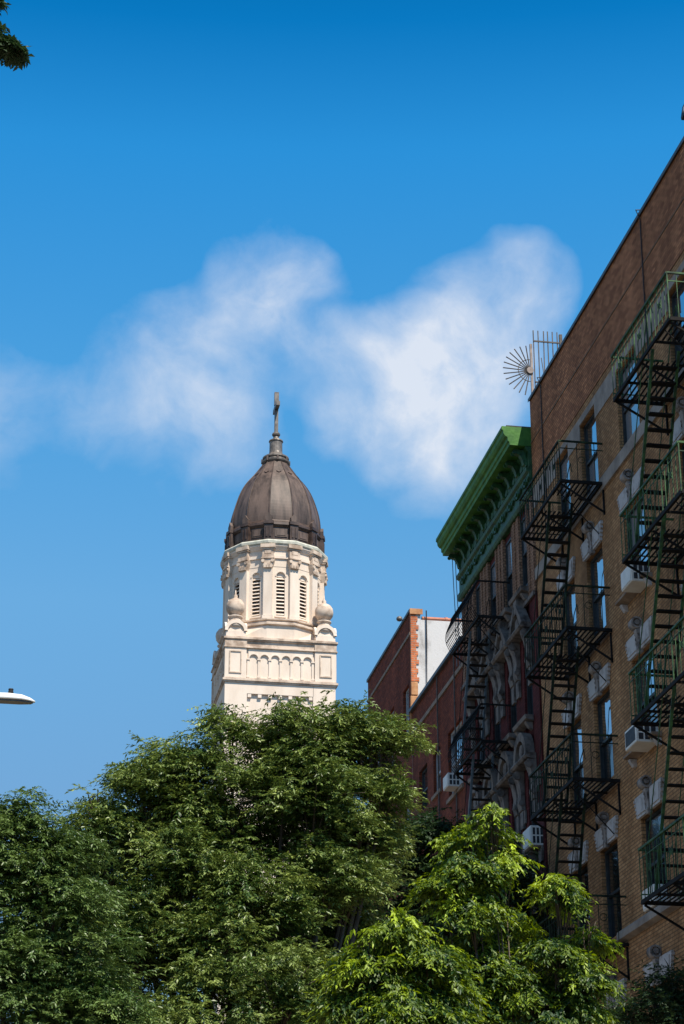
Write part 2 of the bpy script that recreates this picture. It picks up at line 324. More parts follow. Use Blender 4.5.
def window(parent, X, ya, yb, za, zb, depth=0.16, fm=None, upper=None, lower=None):
    fm = fm or M['frame']; upper = upper or M['glass']; lower = lower or M['glassdark']
    x0, x1 = X + depth - 0.075, X + depth + 0.03
    t = 0.055; zm = za + (zb - za) * 0.5
    f = MB()
    f.box(x0, x1, ya+.002, ya+t, za+.002, zb-.002); f.box(x0, x1, yb-t, yb-.002, za+.002, zb-.002)
    f.box(x0, x1, ya+t, yb-t, zb-t, zb-.002); f.box(x0, x1, ya+t, yb-t, za+.002, za+t)
    f.box(x0+.01, x1, ya+t, yb-t, zm-.028, zm+.028)
    w = f.build('window', fm, parent)
    for (a, c, xx, mm) in ((zm+.028, zb-t, x0+.035, upper), (za+t, zm-.028, x0+.06, lower)):
        p = MB(); k = random.uniform(-.006, .006)
        p.box(xx + k, xx + .012 + k, ya+t+.001, yb-t-.001, a+.001, c-.001); p.build('pane', mm, w)
    return w

FX = 12.0
# ---------------- the tan brick tenement ------------------------------------
T = thing('brick_tenement', 'tall tan brick tenement with red brick parapet, grey stone bands and white lintels', 'building', (18, 36, 0))
TY0, TY1, TZ = 28.6, 42.93, 22.86
COLS = {'A': (35.12, 36.42), 'B': (37.92, 39.06), 'C': (39.98, 41.02), 'P': (31.85, 33.1), 'Q': (29.3, 30.5)}
LEV = [(18.62, 20.42), (15.52, 17.32), (12.42, 14.26), (9.36, 11.16), (6.2, 8.05), (3.1, 4.95)]
ops = [(a, b, z0, z1) for (a, b) in COLS.values() for (z0, z1) in LEV]
PB = 20.80
facade('wall', M['tan'], T, FX, TY0, TY1, 0, PB, ops)
b = MB()
b.face([(FX,TY0,0),(24,TY0,0),(24,TY0,PB),(FX,TY0,PB)]); b.face([(FX,TY1,0),(FX,TY1,PB),(24,TY1,PB),(24,TY1,0)]); b.face([(24,TY0,0),(24,TY1,0),(24,TY1,PB),(24,TY0,PB)])
b.build('side_wall', M['tan'], T)
b = MB(); e = FX - .012
b.face([(e,TY0,PB),(e,TY0,TZ),(e,TY1,TZ),(e,TY1,PB)])
b.face([(e,TY0,PB),(24,TY0,PB),(24,TY0,TZ),(e,TY0,TZ)]); b.face([(e,TY1,PB),(e,TY1,TZ),(24,TY1,TZ),(24,TY1,PB)])
b.face([(24,TY0,PB),(24,TY1,PB),(24,TY1,TZ),(24,TY0,TZ)]); b.face([(e,TY0,PB),(e,TY1,PB),(FX,TY1,PB),(FX,TY0,PB)])
b.build('parapet', M['parapet'], T)
b = MB(); b.box(FX-.05, 24.05, TY0-.05, TY1+.0, TZ+.002, TZ+.04); b.box(FX-.06, FX-.051, TY0-.05, TY1, TZ-.03, TZ+.046); b.build('coping', M['coping'], T)
b = MB(); b.box(FX-.030, FX-.013, TY0, TY1, 21.765, 21.779); b.build('string_course', M['sillstone'], T)
for (z0, z1, prj) in ((20.10, 20.60, .02), (18.33, 18.61, .05)):   # head and sill bands of the top storey, broken by the windows
    b = MB(); ys = [TY0] + sorted(v for c in COLS.values() for v in c) + [TY1]
    if z1 > 20.42:
        b.box(FX-prj, FX-.001, TY0, TY1, 20.44, z1)
        for k in range(0, len(ys), 2): b.box(FX-prj, FX-.001, ys[k], ys[k+1], z0, 20.438)
    else: b.box(FX-prj, FX-.001, TY0, TY1, z0, z1)
    b.build('stone_band', M['greystone'], T)
b = MB()
for (ya, yb) in ((TY0, 37.88), (39.08, 39.96), (41.04, TY1)):
    b.prism([(FX-.13, 9.17), (FX-.001, 9.13), (FX-.001, 9.35), (FX-.11, 9.33), (FX-.13, 9.27)], 'y', ya, yb)
b.build('stone_band', M['greystone'], T)
cn = {'A': 'glassdark', 'B': 'glass', 'C': 'glassdark', 'P': 'glass', 'Q': 'glass'}
for c, (a, bb) in COLS.items():
    for li, (z0, z1) in enumerate(LEV):
        up = M['glassblind'] if (c, li) in (('A', 0), ('C', 0), ('A', 1)) else M['glass'] if li < 3 else M['glassdark']
        lo = M['glassblind'] if (c, li) in (('A', 0), ('B', 0)) else M['glassdark'] if (c == 'C' or li > 1) else M['glass']
        window(T, FX, a, bb, z0, z1, upper=up, lower=lo)
def scroll_lintel(parent, yc, w, zt, m):
    """flat-arch lintel of two flared blocks around a tall scroll keystone, on a wall at FX"""
    b = MB(); h = 0.42; fl = 0.14; p = 0.055
    for s in (-1, 1):
        y_in, y_in2 = yc + s*.085, yc + s*.095
        y_out, y_out2 = yc + s*(w/2+.02), yc + s*(w/2+fl)
        b.prism([(y_in, zt+.005), (y_out, zt+.005), (y_out2, zt+h), (y_in2, zt+h)], 'x', FX-p, FX-.001)
        b.prism([(y_in+s*.06, zt+.06), (y_out-s*.03, zt+.06), (y_out2-s*.09, zt+h-.06), (y_in2+s*.06, zt+h-.06)], 'x', FX-p-.018, FX-p-.001)
        for k in range(5):              # dentil tooling on the outer edge
            t = k/4; yy = y_out + (y_out2-y_out)*t; zz = zt+.04+(h-.1)*t
            b.box(FX-p-.012, FX-p+.05, min(yy-.004, yy+s*.028), max(yy-.004, yy+s*.028), zz-.024, zz+.024)
    o = b.build('lintel', m, parent)
    k = MB(); 
    prof = [(FX-.001, zt-.05), (FX-.08, zt-.05), (FX-.10, zt+.02), (FX-.08, zt+.12), (FX-.10, zt+.3), (FX-.13, zt+.40), (FX-.001, zt+.46)]
    k.prism(prof, 'y', yc-.075, yc+.075)
    cx_, cz_ = FX-.105, zt+.53
    pts = [(cx_+.115*cos(2*pi*j/16), cz_+.115*sin(2*pi*j/16)) for j in range(16)]
    k.prism(pts, 'y', yc-.065, yc+.065); k.box(FX-.11, FX-.001, yc-.055, yc+.055, zt+.46, zt+.62)
    for s in (-1, 1):                   # the volute on each cheek: a raised rim and eye
        yy = yc + s*.065
        o1 = [(cx_+.115*cos(2*pi*j/16), cz_+.115*sin(2*pi*j/16)) for j in range(17)]; i1 = [(cx_+.08*cos(2*pi*j/16), cz_+.08*sin(2*pi*j/16)) for j in range(17)]
        for j in range(16): k.prism([o1[j], o1[j+1], i1[j+1], i1[j]], 'y', min(yy, yy+s*.045), max(yy, yy+s*.045))
        pts = [(cx_+.05*cos(2*pi*j/10), cz_+.05*sin(2*pi*j/10)) for j in range(10)]
        k.prism(pts, 'y', min(yy, yy+s*.05), max(yy, yy+s*.05))
        for q in range(4):
            k.box(FX-.09-.006*q, FX-.057, min(yc+s*.075, yc+s*.095), max(yc+s*.075, yc+s*.095), zt+.03+.095*q, zt+.075+.095*q)
    k.build('keystone', M['keyst'] if m is M['terracotta'] else m, o)
    return o
for c in COLS:
    a, bb = COLS[c]
    for li in (1, 2, 3, 4):
        if (c, li) == ('Q', 4): continue
        scroll_lintel(T, (a+bb)/2, bb-a, LEV[li][1], M['terracotta'])
for li in (1, 2, 4):                    # projecting sills with little brackets under the column of windows without a fire escape
    a, bb = COLS['A']; z = LEV[li][0]
    b = MB(); b.prism([(FX-.20, z-.05), (FX-.001, z-.09), (FX-.001, z), (FX-.20, z-.01)], 'y', a-.22, bb+.24)
    o = b.build('sill', M['sillstone'], T)
    for yy in (a-.10, bb+.10):
        k = MB(); k.prism([(FX-.001, z-.24), (FX-.06, z-.23), (FX-.12, z-.14), (FX-.14, z-.094), (FX-.001, z-.094)], 'y', yy-.06, yy+.06); k.build('bracket', M['terracotta'], o)
for yy, z0 in ((34.27, 19.6), (41.88, 19.9)):
    b = MB(); b.tube([(FX-.035, yy, z0), (FX-.035, yy+.01, (z0+TZ)/2), (FX-.035, yy-.02, TZ-.1), (FX-.11, yy-.02, TZ+.1), (FX+.1, yy, TZ+.14)], .013, 6); b.build('cable', M['black'], T)
b = MB(); b.box(FX+.3, 23.6, TY0+.3, TY1-.3, TZ-.6, TZ-.5); b.build('roof', M['roof'], T)

# ---------------- fire escapes ------------------------------------------------
def fire_escape(name, label, y0, y1, zs, xo, st, imat, smat, handle=None, bal=0.135, bowed=False, slat=0.095):
    """y0 near end, y1 far end; zs platform heights from the top down; st = (y at top, y at bottom) of each flight"""
    F = thing(name, label, 'fire escape', (FX-.5, (y0+y1)/2, 0), 'fire escapes on the tenements')
    xi = FX - .02
    ys_t, ys_b = st
    for li, z in enumerate(zs):
        p = MB()
        hole = (ys_t-.42, ys_t+.42)     # stair well, at the outer side
        hx = xo + .62
        for yy in (y0, y1): p.bar((xo, yy, z), (FX+.0-.002, yy, z), .045, .065)
        for xx in (xo, xi-.05): p.bar((xx, y0, z), (xx, y1, z), .035, .07)
        nb = max(2, int(round((y1-y0)/.85)))
        for k in range(1, nb):
            yy = y0 + (y1-y0)*k/nb
            p.bar((xo if not hole[0] < yy < hole[1] or li == len(zs)-1 else hx, yy, z-.03), (xi, yy, z-.03), .04, .04)
        x = xo + .05
        while x < xi - .06:
            if li < len(zs)-1 and x < hx - .02:
                p.bar((x, y0+.03, z+.012), (x, hole[0], z+.012), .034, .012); p.bar((x, hole[1], z+.012), (x, y1-.03, z+.012), .034, .012)
            else: p.bar((x, y0+.03, z+.012), (x, y1-.03, z+.012), .034, .012)
            x += slat
        P_ = p.build('platform', M['ironblack'], F)
        for yy in [y0+.05+(y1-y0-.1)*k/2 for k in range(3)]:
            k = MB(); k.bar((xo+.03, yy, z-.05), (FX-.002, yy, z-.62), .035, .035)
            k.bar((FX-.02, yy, z-.66), (FX-.02, yy, z-.04), .035, .035); k.build('bracket', M['ironblack'], P_)
        r = MB(); zt = z + .90
        zmid = z + .50
        def X(t): return xo - (.20*sin(pi*min(1, max(0, 1-t))**1.0) if bowed else 0.0)
        r.bar((xo, y0, zt), (xo, y1, zt), .045, .035)
        r.bar((xo, y0, zt), (FX-.004, y0, zt), .035, .035); r.bar((xo, y1, zt), (FX-.004, y1, zt), .035, .035)
        if not bowed:
            r.bar((xo, y0, zt-.16), (xo, y1, zt-.16), .012, .016)
            r.bar((xo, y1, z+.14), (FX-.004, y1, z+.14), .014, .022); r.bar((xo, y0, zt-.16), (FX-.004, y0, zt-.16), .012, .02)
        n = int((y1-y0)/bal)
        for k in range(n+1):
            yy = y0 + (y1-y0)*k/n
            if bowed:
                r.tube([(xo - .22*sin(pi*t)**1.0*(1-.55*t), yy, z + (zt-z)*t) for t in (0, .12, .25, .4, .55, .7, .85, 1)], .0095, 4)
            else:
                w = .022 if k % max(1, n//3) == 0 else .0125
                r.bar((xo, yy, z), (xo, yy, zt), w, w)
        if bowed:
            for t in (.3, .62): r.bar((xo-.22*sin(pi*t)*(1-.55*t), y0, z+(zt-z)*t), (xo-.22*sin(pi*t)*(1-.55*t), y1, z+(zt-z)*t), .014, .018)
        m_ = max(3, int((FX-xo)/.16))
        for k in range(1, m_):
            xx = xo + (FX-xo)*k/m_
            r.bar((xx, y1, z), (xx, y1, zt), .014, .014)
            if k % 2 == 0 or not handle: r.bar((xx, y0, z), (xx, y0, zt), .013, .013)
        if not bowed:                   # wrought circles and crosses between the rails
            for k in range(2, n, 6):
                yy = y0 + (y1-y0)*(k+.5)/n
                r.tube([(xo, yy+.055*cos(2*pi*j/10), zmid+.055*sin(2*pi*j/10)) for j in range(11)], .009, 4)
                r.bar((xo, yy-.12, zmid-.12), (xo, yy+.12, zmid+.12), .012, .012); r.bar((xo, yy+.12, zmid-.12), (xo, yy-.12, zmid+.12), .012, .012)
            xm = (xo+FX)/2
            r.tube([(xm+.07*cos(2*pi*j/10), y0, zmid+.07*sin(2*pi*j/10)) for j in range(11)], .009, 4)
        r.build('railing', imat, P_)
        if li < len(zs)-1:
            zb = zs[li+1]; s_ = MB()
            xa, xb = xo+.10, xo+.58
            for xx in (xa, xb): s_.bar((xx, ys_t, z+.05), (xx, ys_b, zb+.03), .022, .055, up=(1, 0, 0))
            so_ = s_.build('stair', smat, F)
            nt = 13
            for k in range(1, nt):
                t = k/nt; yy = ys_t + (ys_b-ys_t)*t; zz = z + (zb-z)*t
                t_ = MB(); t_.box(xa+.019, xb-.019, yy-.075, yy+.075, zz-.011, zz+.011); t_.build('tread', M['ironblack'], so_)
            h = MB()
            for xx in (xa, xb):
                h.tube([(xx, ys_t-.10, z+.72), (xx, ys_t-.02, z+.95), (xx, ys_t+.22, z+.80), (xx, ys_b+.26, zb+.92), (xx, ys_b+.26, zb+.05)], .010, 5)
            h.build('handrail', imat, so_)
    # thin tie rods from the wall down to the outer edges
    for li, z in enumerate(zs):
        k = MB(); k.tube([(xo+.02, y0+.35, z-.04), (FX-.03, y0+.35, z-1.0)], .012, 5); k.build('tie_rod', M['ironblack'], F)
    return F
fire_escape('fire_escape', 'green and black iron fire escape at the right edge, its rail ends catching sun', 30.25, 33.55, [18.37, 15.14, 12.12, 8.97], 10.99, (31.5, 33.1), M['irongreen'], M['irongreen'], bal=.185)
fire_escape('fire_escape', 'dark iron fire escape on the tan tenement beside the green cornice, four balconies', 37.55, 40.75, [18.45, 15.28, 12.2, 9.05], 11.07, (38.75, 40.15), M['iron'], M['iron'], handle=True, bal=.17)
fire_escape('fire_escape', 'black iron fire escape with bowed bars on the dark red house under the green cornice', 45.35, 48.2, [18.28, 15.2, 12.1], 11.2, (46.6, 47.9), M['ironblack'], M['ironblue'], handle=True, bal=.12, bowed=True)

# ---------------- the dark red house with the green cornice ------------------
G = thing('row_house', 'dark red brick row house with a heavy green painted cornice and white window hoods', 'building', (18, 46.6, 0))
GY0, GY1 = TY1 + .01, 50.3
piers = [(42.96, 43.52), (44.22, 44.98), (45.72, 46.52), (47.28, 48.1), (48.86, 50.28)]
gaps = [(43.72, 44.25), (45.2, 45.85), (46.8, 47.4), (48.35, 48.95)]
glev = [(18.55, 20.3), (15.35, 17.35), (12.25, 14.25), (9.2, 11.2), (6.1, 8.1)]
gw = [(43.53, 44.21), (44.99, 45.71), (46.53, 47.27), (48.11, 48.85)]
gops = [(a, c, z0, z1) for (a, c) in gw for (z0, z1) in glev]
facade('wall', M['maroon'], G, FX+.02, GY0, GY1, 0, 22.0, gops, depth=.07)
b = MB(); b.face([(FX+.02,GY1,0),(FX+.02,GY1,22.0),(24,GY1,22.0),(24,GY1,0)]); b.face([(24,GY0,0),(24,GY1,0),(24,GY1,22),(24,GY0,22)]); b.build('side_wall', M['red'], G)
for (a, c) in gw:
    for (z0, z1) in glev: window(G, FX+.02, a, c, z0, z1, depth=.07, upper=random.choice([M['glass'], M['glassblind'], M['glassdark']]))
for (a, c) in piers:
    b = MB(); b.box(FX-.04, FX+.019, a, c, 0, 18.1)
    b.build('pier', M['maroon'], G)
    b = MB(); nr = max(3, int((c-a)/.16))
    for k in range(nr):                 # ribbed brick pilasters of the top storey
        w = (c-a)/nr; b.box(FX-.035-(.022 if k % 2 == 0 else 0), FX+.019, a+w*k, a+w*(k+1)-.001, 18.1, 20.44)
    b.build('pilaster', M['brown'], G)
b = MB(); b.box(FX-.10, FX-.051, GY0, GY1, 18.0, 18.1); b.build('string_course', M['dirty'], G)
# the cornice
c_ = MB()
prof = [(FX-.71, 22.17), (FX-.715, 22.09), (FX-.685, 22.07), (FX-.67, 21.98), (FX-.63, 21.92), (FX-.58, 21.90), (FX-.575, 21.80), (FX-.54, 21.78), (FX-.53, 21.70), (FX+.069, 21.70), (FX+.069, 22.17)]
c_.prism(prof, 'y', GY0, GY1 - .1)
CO = c_.build('cornice', M['green'], G)
f_ = MB()
f_.box(FX-.09, FX+.069, GY0, GY1-.05, 20.45, 21.69)
f_.prism([(FX-.16, 21.69), (FX-.16, 21.64), (FX-.12, 21.58), (FX-.091, 21.56), (FX-.091, 21.69)], 'y', GY0, GY1-.02)
f_.prism([(FX-.17, 21.16), (FX-.15, 21.08), (FX-.091, 21.04), (FX-.091, 21.18)], 'y', GY0, GY1-.02)
f_.prism([(FX-.15, 20.62), (FX-.14, 20.52), (FX-.11, 20.47), (FX-.091, 20.45), (FX-.091, 20.64)], 'y', GY0, GY1)
rr = random.Random(3)
y = GY0 + .25
while y < GY1 - .3:                     # cast swags and rosettes
    for j in range(10):
        pass
    pts = [(y+.11*cos(2*pi*j/10), 20.85+.11*sin(2*pi*j/10)) for j in range(10)]; f_.prism(pts, 'x', FX-.15, FX-.0915)
    pts = [(y+.05*cos(2*pi*j/8), 20.85+.05*sin(2*pi*j/8)) for j in range(8)]; f_.prism(pts, 'x', FX-.18, FX-.151)
    for s in (-1, 1): f_.tube([(FX-.11, y+s*.13, 20.93), (FX-.125, y+s*.21, 20.80), (FX-.115, y+s*.30, 20.90)], .03, 5)
    pts = [(y+.3+.13*cos(2*pi*j/6), 21.33+.09*sin(2*pi*j/6)) for j in range(6)]; f_.prism(pts, 'x', FX-.135, FX-.0915)
    f_.box(FX-.13, FX-.0915, y-.16, y+.16, 21.24, 21.42)
    y += .72
f_.build('frieze', M['greendark'], CO)
nmod = 11
for k in range(nmod):
    yy = GY0 + .22 + (GY1-.1-GY0-.44)*k/(nmod-1)
    b = MB()
    b.prism([(FX-.10, 21.66), (FX-.40, 21.66), (FX-.41, 21.62), (FX-.36, 21.56), (FX-.26, 21.53), (FX-.20, 21.42), (FX-.17, 21.30), (FX-.10, 21.26)], 'y', yy-.07, yy+.07)
    for s in (-1, 1):
        pts = [(FX-.39+.05*cos(2*pi*j/9), 21.59+.05*sin(2*pi*j/9)) for j in range(9)]; b.prism(pts, 'y', min(yy+s*.07, yy+s*.09), max(yy+s*.07, yy+s*.09))
    b.build('modillion', M['greendark'], CO)
b = MB(); b.box(FX-.6, 24, GY0, GY1, 22.172, 22.20); b.build('roof', M['roof'], G)
def hood(yc, zt, w, arched):
    """terracotta window hood: pediment on two hanging consoles, with the sill of the window above over it"""
    o = MB(); h = w/2; x0 = FX-.051
    o.prism([(x0-.22, zt), (x0, zt-.04), (x0, zt+.11), (x0-.24, zt+.11), (x0-.26, zt+.05)], 'y', yc-h-.12, yc+h+.12)
    if arched:
        out_ = [(yc+h*cos(pi*j/14)*1.0, zt+.112+.62*sin(pi*j/14)) for j in range(15)]
        inn = [(yc+h*.72*cos(pi*j/14), zt+.112+.42*sin(pi*j/14)) for j in range(15)]
        for j in range(14): o.prism([out_[j], out_[j+1], inn[j+1], inn[j]], 'x', x0-.21, x0)
        o.prism(inn, 'x', x0-.10, x0)
        pts = [(yc+.16*cos(2*pi*j/12), zt+.31+.15*sin(2*pi*j/12)) for j in range(12)]; o.prism(pts, 'x', x0-.17, x0-.101)
    else:
        for s in (-1, 1):
            o.prism([(yc+s*(h+.10), zt+.112), (yc+s*(h-.14), zt+.112), (yc+s*.10, zt+.56), (yc+s*.10, zt+.72)], 'x', x0-.22, x0)
        o.prism([(yc-h+.2, zt+.113), (yc+h-.2, zt+.113), (yc, zt+.5)], 'x', x0-.08, x0)
        pts = [(yc+.15*cos(2*pi*j/12), zt+.26+.13*sin(2*pi*j/12)) for j in range(12)]; o.prism(pts, 'x', x0-.17, x0-.081)
        o.box(x0-.20, x0, yc-.14, yc+.14, zt+.5, zt+.84)
    H = o.build('window_hood', M['dirty'], G)
    for s in (-1, 1):
        k = MB(); yy = yc+s*(h-.02)
        k.prism([(x0, zt-.95), (x0-.08, zt-.93), (x0-.12, zt-.75), (x0-.09, zt-.55), (x0-.13, zt-.3), (x0-.19, zt-.14), (x0-.20, zt-.042), (x0, zt-.042)], 'y', yy-.14, yy+.14)
        for zz, r_ in ((zt-.16, .09), (zt-.78, .06)):
            pts = [(x0-.19+(.09 if zz < zt-.5 else 0)+r_*cos(2*pi*j/9), zz+r_*sin(2*pi*j/9)) for j in range(9)]
            k.prism(pts, 'y', yy-.17, yy-.1405)
        k.box(x0-.06, x0, yy-.12, yy+.12, zt-1.35, zt-.951)
        k.build('console', M['dirty'], H)
    k = MB(); k.prism([(x0-.18, zt+.93), (x0, zt+.88), (x0, zt+1.02), (x0-.20, zt+1.02)], 'y', yc-.58, yc+.58)
    for s in (-1, 1): k.prism([(x0, zt+.70), (x0-.08, zt+.74), (x0-.17, zt+.875), (x0, zt+.875)], 'y', yc+s*.42-.07, yc+s*.42+.07)
    k.build('sill', M['dirty'], H)
for yc in (44.05, 45.55, 47.1, 48.6):
    for zt, ar in ((17.38, False), (14.3, True), (11.25, False), (8.15, True)): hood(yc, zt, 1.12, ar)
for zz in (10.9, 11.9, 12.9, 13.6):     # pale quoin blocks
    b = MB(); b.box(FX-.09, FX-.051, 43.05, 43.35, zz, zz+.32); b.build('quoin', M['dirty'], G)
    b = MB(); b.box(FX-.088, FX-.0515, 44.35, 44.75, zz-.55, zz-.25); b.build('quoin', M['dirty'], G)

# ---------------- the plain low brick house ----------------------------------
B = thing('brick_house', 'plain low red brick house between the green cornice and the white side wall', 'building', (18, 53.6, 0))
LY0, LY1, LZ = 50.31, 56.98, 19.42
bops = [(50.70, 52.35, 15.64, 17.45), (53.3, 54.2, 16.2, 17.4), (55.0, 56.1, 16.2, 17.4), (50.75, 52.35, 13, 14.4), (53.3, 54.2, 13, 14.4), (50.75, 52.35, 9.9, 11.3), (53.3, 54.2, 9.9, 11.3)]
facade('wall', M['red'], B, FX, LY0, LY1, 0, LZ, bops)
b = MB(); b.face([(24,LY0,0),(24,LY1,0),(24,LY1,LZ),(24,LY0,LZ)]); b.build('side_wall', M['red'], B)
for k, o_ in enumerate(bops): window(B, FX, *o_, fm=M['pale_frame'] if k < 2 else None, upper=M['glassblind'] if k == 1 else None, lower=M['glassblind'] if k == 0 else None)
b = MB(); b.box(FX-.10, 24, LY0, LY1, LZ+.002, LZ+.10); b.build('coping', M['coping'], B)
b = MB(); b.box(FX-.04, FX-.001, LY0, LY1, 18.70, 18.82); b.build('stone_band', M['sillstone'], B)
for yy in (51.25, 53.35):
    b = MB(); b.tube([(FX-.05, yy, LZ-.05), (FX-.05, yy, 9)], .02, 6); b.build('conduit', M['rust'], B)
b = MB(); b.box(FX-.06, FX-.001, 50.6, 52.45, 15.53, 15.635); b.box(FX-.06, FX-.001, 53.2, 54.3, 16.1, 16.195); b.build('sill', M['sillstone'], B)

# ---------------- the brick house with the white side wall -------------------
D = thing('brick_house', 'taller red brick house with a sunlit white painted side wall and orange brick corner', 'building', (18, 60.4, 0))
DY0, DY1, DZ = 57.0, 63.9, 22.55
dops = [(57.35, 58.2, 18.6, 20.45), (59.6, 60.5, 18.6, 20.45), (61.8, 62.7, 18.6, 20.45), (57.35, 58.2, 15.4, 17.2), (59.6, 60.5, 15.4, 17.2)]
facade('wall', M['red'], D, FX, DY0, DY1, 0, DZ, dops)
b = MB(); b.face([(FX,DY1,0),(FX,DY1,DZ),(24,DY1,DZ),(24,DY1,0)]); b.face([(24,DY0,0),(24,DY1,0),(24,DY1,22.3),(24,DY0,22.3)]); b.build('back_wall', M['red'], D)
for o_ in dops: window(D, FX, *o_, upper=M['glassblind'], fm=M['pale_frame'])
b = MB(); b.face([(FX+.12,DY0,0),(24,DY0,0),(24,DY0,22.34),(FX+.30,DY0,22.34),(FX+.30,DY0,22.55),(FX+.12,DY0,22.55)]); b.face([(FX,DY0,0),(FX+.12,DY0,0),(FX+.12,DY0,19.0),(FX,DY0,19.0)]); b.build('side_wall', M['white_wall'], D)
b = MB(); z = 20.4; k = 0
while z < DZ - .01:                     # toothed orange brick edge left unpainted
    w = (.235, .17, .21, .15)[k % 4]; h = min(.135, DZ - z)
    b.box(FX-.003, FX+w, DY0-.028, DY0-.001, z, z+h-.002); z += .135; k += 1
b.box(FX-.003, FX+.119, DY0-.0005, DY0+.10, 20.4, DZ)
b.build('quoin', M['orange'], D)
b = MB()
for k, (z0, z1, w) in enumerate(((18.9, 19.45, .20), (19.47, 19.95, .25), (19.97, 20.38, .19))):
    b.box(FX-.06+.02*k, FX+w, DY0-.06, DY0-.001, z0, z1)
b.build('corner_stone', M['buff'], D, bevel=.02)
b = MB(); b.box(FX-.05, FX+.34, DY0-.05, DY1, DZ+.002, DZ+.09); b.build('coping', M['coping'], D)
b = MB(); b.box(FX-.03, FX+.36, DY0-.07, DY0-.051, DZ-.06, DZ+.11); b.build('cap_stone', M['buff'], D)
b = MB(); b.box(FX-.035, FX-.001, DY0, DY1, 21.85, 21.94); b.build('stone_band', M['sillstone'], D)
b = MB(); x = FX + .36
while x < 23.8:
    b.tube([(x, DY0+.08, 22.40), (x+.74, DY0+.08, 22.40)], .075, 8); b.tube([(x+.70, DY0+.08, 22.40), (x+.78, DY0+.08, 22.40)], .095, 8); x += .78
b.build('coping_tile', M['tile'], D)
b = MB(); b.tube([(FX+.47, DY0-.06, 22.62), (FX+.47, DY0-.06, 21.6), (FX+.46, DY0-.05, 20.9), (FX+.45, DY0-.05, 19.5)], [.018, .018, .013, .01], 6); b.build('downpipe', M['black'], D)
b = MB(); b.box(FX+.2, 23.9, DY0+.2, DY1, 21.9, 22.0); b.build('roof', M['roof'], D)
L_ = thing('roof_light', 'small round light on the roof edge of the white walled house', 'lamp', (FX-.02, 58.1, DZ+.09))
b = MB(); b.tube([(FX-.02, 58.1, DZ+.09), (FX-.02, 58.1, DZ+.14), (FX-.10, 58.05, DZ+.16)], .018, 6); b.build('bracket', M['black'], L_)
b = MB(); b.lathe([(.02, -.08), (.07, -.06), (.10, -.01), (.08, .05), (.03, .08)], (FX-.12, 58.05, DZ+.16), 12); b.build('globe', M['coppergrey'], L_, smooth=True)

# ---------------- air conditioners --------------------------------------------
def aircon(label, y0, y1, z0, z1, xo, front='plain'):
    A = thing('air_conditioner', label, 'air conditioner', (FX, (y0+y1)/2, z0), 'window air conditioners')
    b = MB(); b.box(xo, FX+.12, y0, y1, z0, z1); c = b.build('case', M['ac'], A, bevel=.012)
    v = MB()                            # grilles in the near cheek: two rows of louvred vents
    n = 3
    for i in range(n):
        x0 = xo + .05 + i*(FX-xo-.06)/n; x1 = x0 + (FX-xo-.06)/n - .03
        v.box(x0, x1, y0-.004, y0+.01, z0+.05, (z0+z1)/2-.015); v.box(x0, x1, y0-.004, y0+.01, (z0+z1)/2+.015, z1-.05)
    v.build('vent', M['acdark'], c)
    f = MB()
    if front == 'grille':
        f.box(xo-.006, xo+.02, y0+.05, y1-.05, z0+.05, z1-.05)
        f.build('grille', M['acdark'], c)
    else:
        f.box(xo-.012, xo-.001, y0+.03, y1-.03, z0+.03, z1-.03); f.build('front_panel', M['ac'], c)
    return A
aircon('white air conditioner on a tan tenement sill, upper one near the right edge', 35.05, 35.68, 15.38, 15.76, 11.63)
aircon('dark fronted window air conditioner on the tan tenement, two storeys below its top window', 35.15, 35.82, 12.28, 12.65, 11.58, 'grille')
aircon('white air conditioner low in the tan tenement just above the lower stone band', 35.5, 36.15, 9.37, 9.75, 11.86)
aircon('white air conditioner low on the dark red house behind the bright tree', 43.1, 43.75, 12.24, 12.68, 11.68)
aircon('white air conditioner in the plain low brick house beside the dark foliage', 50.98, 51.52, 15.64, 16.0, 11.66)

# ---------------- things on the roofs and walls --------------------------------
Q = thing('climb_guard', 'rusty fan of spikes with a barred fence on the tan tenement roof corner', 'spike guard', (FX+.05, 42.97, TZ))
b = MB(); b.box(FX+.05, FX+.105, 42.945, 43.0, 22.3, 24.4); b.build('post', M['galv'], Q)
b = MB(); c0 = Vector((FX+.03, 42.97, 23.68))
for k in range(13):
    a = R(97 + k*13.4); r0, r1 = .05, .66
    b.tube([c0 + Vector((cos(a)*r0, -.02, sin(a)*r0)), c0 + Vector((cos(a)*r1, -.02, sin(a)*r1))], .0145, 5)
b.build('spike_fan', M['rust'], Q)
b = MB(); b.tube([c0 + Vector((.29*cos(R(88+k*13)), -.03, .29*sin(R(88+k*13)))) for k in range(15)], .010, 5); b.build('hoop', M['rust'], Q)
b = MB(); b.tube([c0 + Vector((0, -.06, 0)), c0 + Vector((0, .06, 0))], .085, 10); b.build('hub', M['galv'], Q)
b = MB()
for k in range(6):
    xx = FX + .15 + k*.118; b.bar((xx, 42.97, 22.9), (xx + (.02 if k == 2 else 0), 42.97, 24.78), .022, .022)
b.bar((FX+.14, 42.96, 24.49), (FX+.86, 42.96, 24.49), .028, .034); b.bar((FX+.14, 42.96, 23.4), (FX+.86, 42.96, 23.4), .028, .03)
b.bar((FX+.32, 42.95, 24.05), (FX+.44, 42.95, 22.95), .016, .016)
b.build('bar_fence', M['rust'], Q)
b = MB(); b.box(FX+.79, FX+.86, 42.94, 43.0, 22.9, 24.72); b.build('end_post', M['rust'], Q)

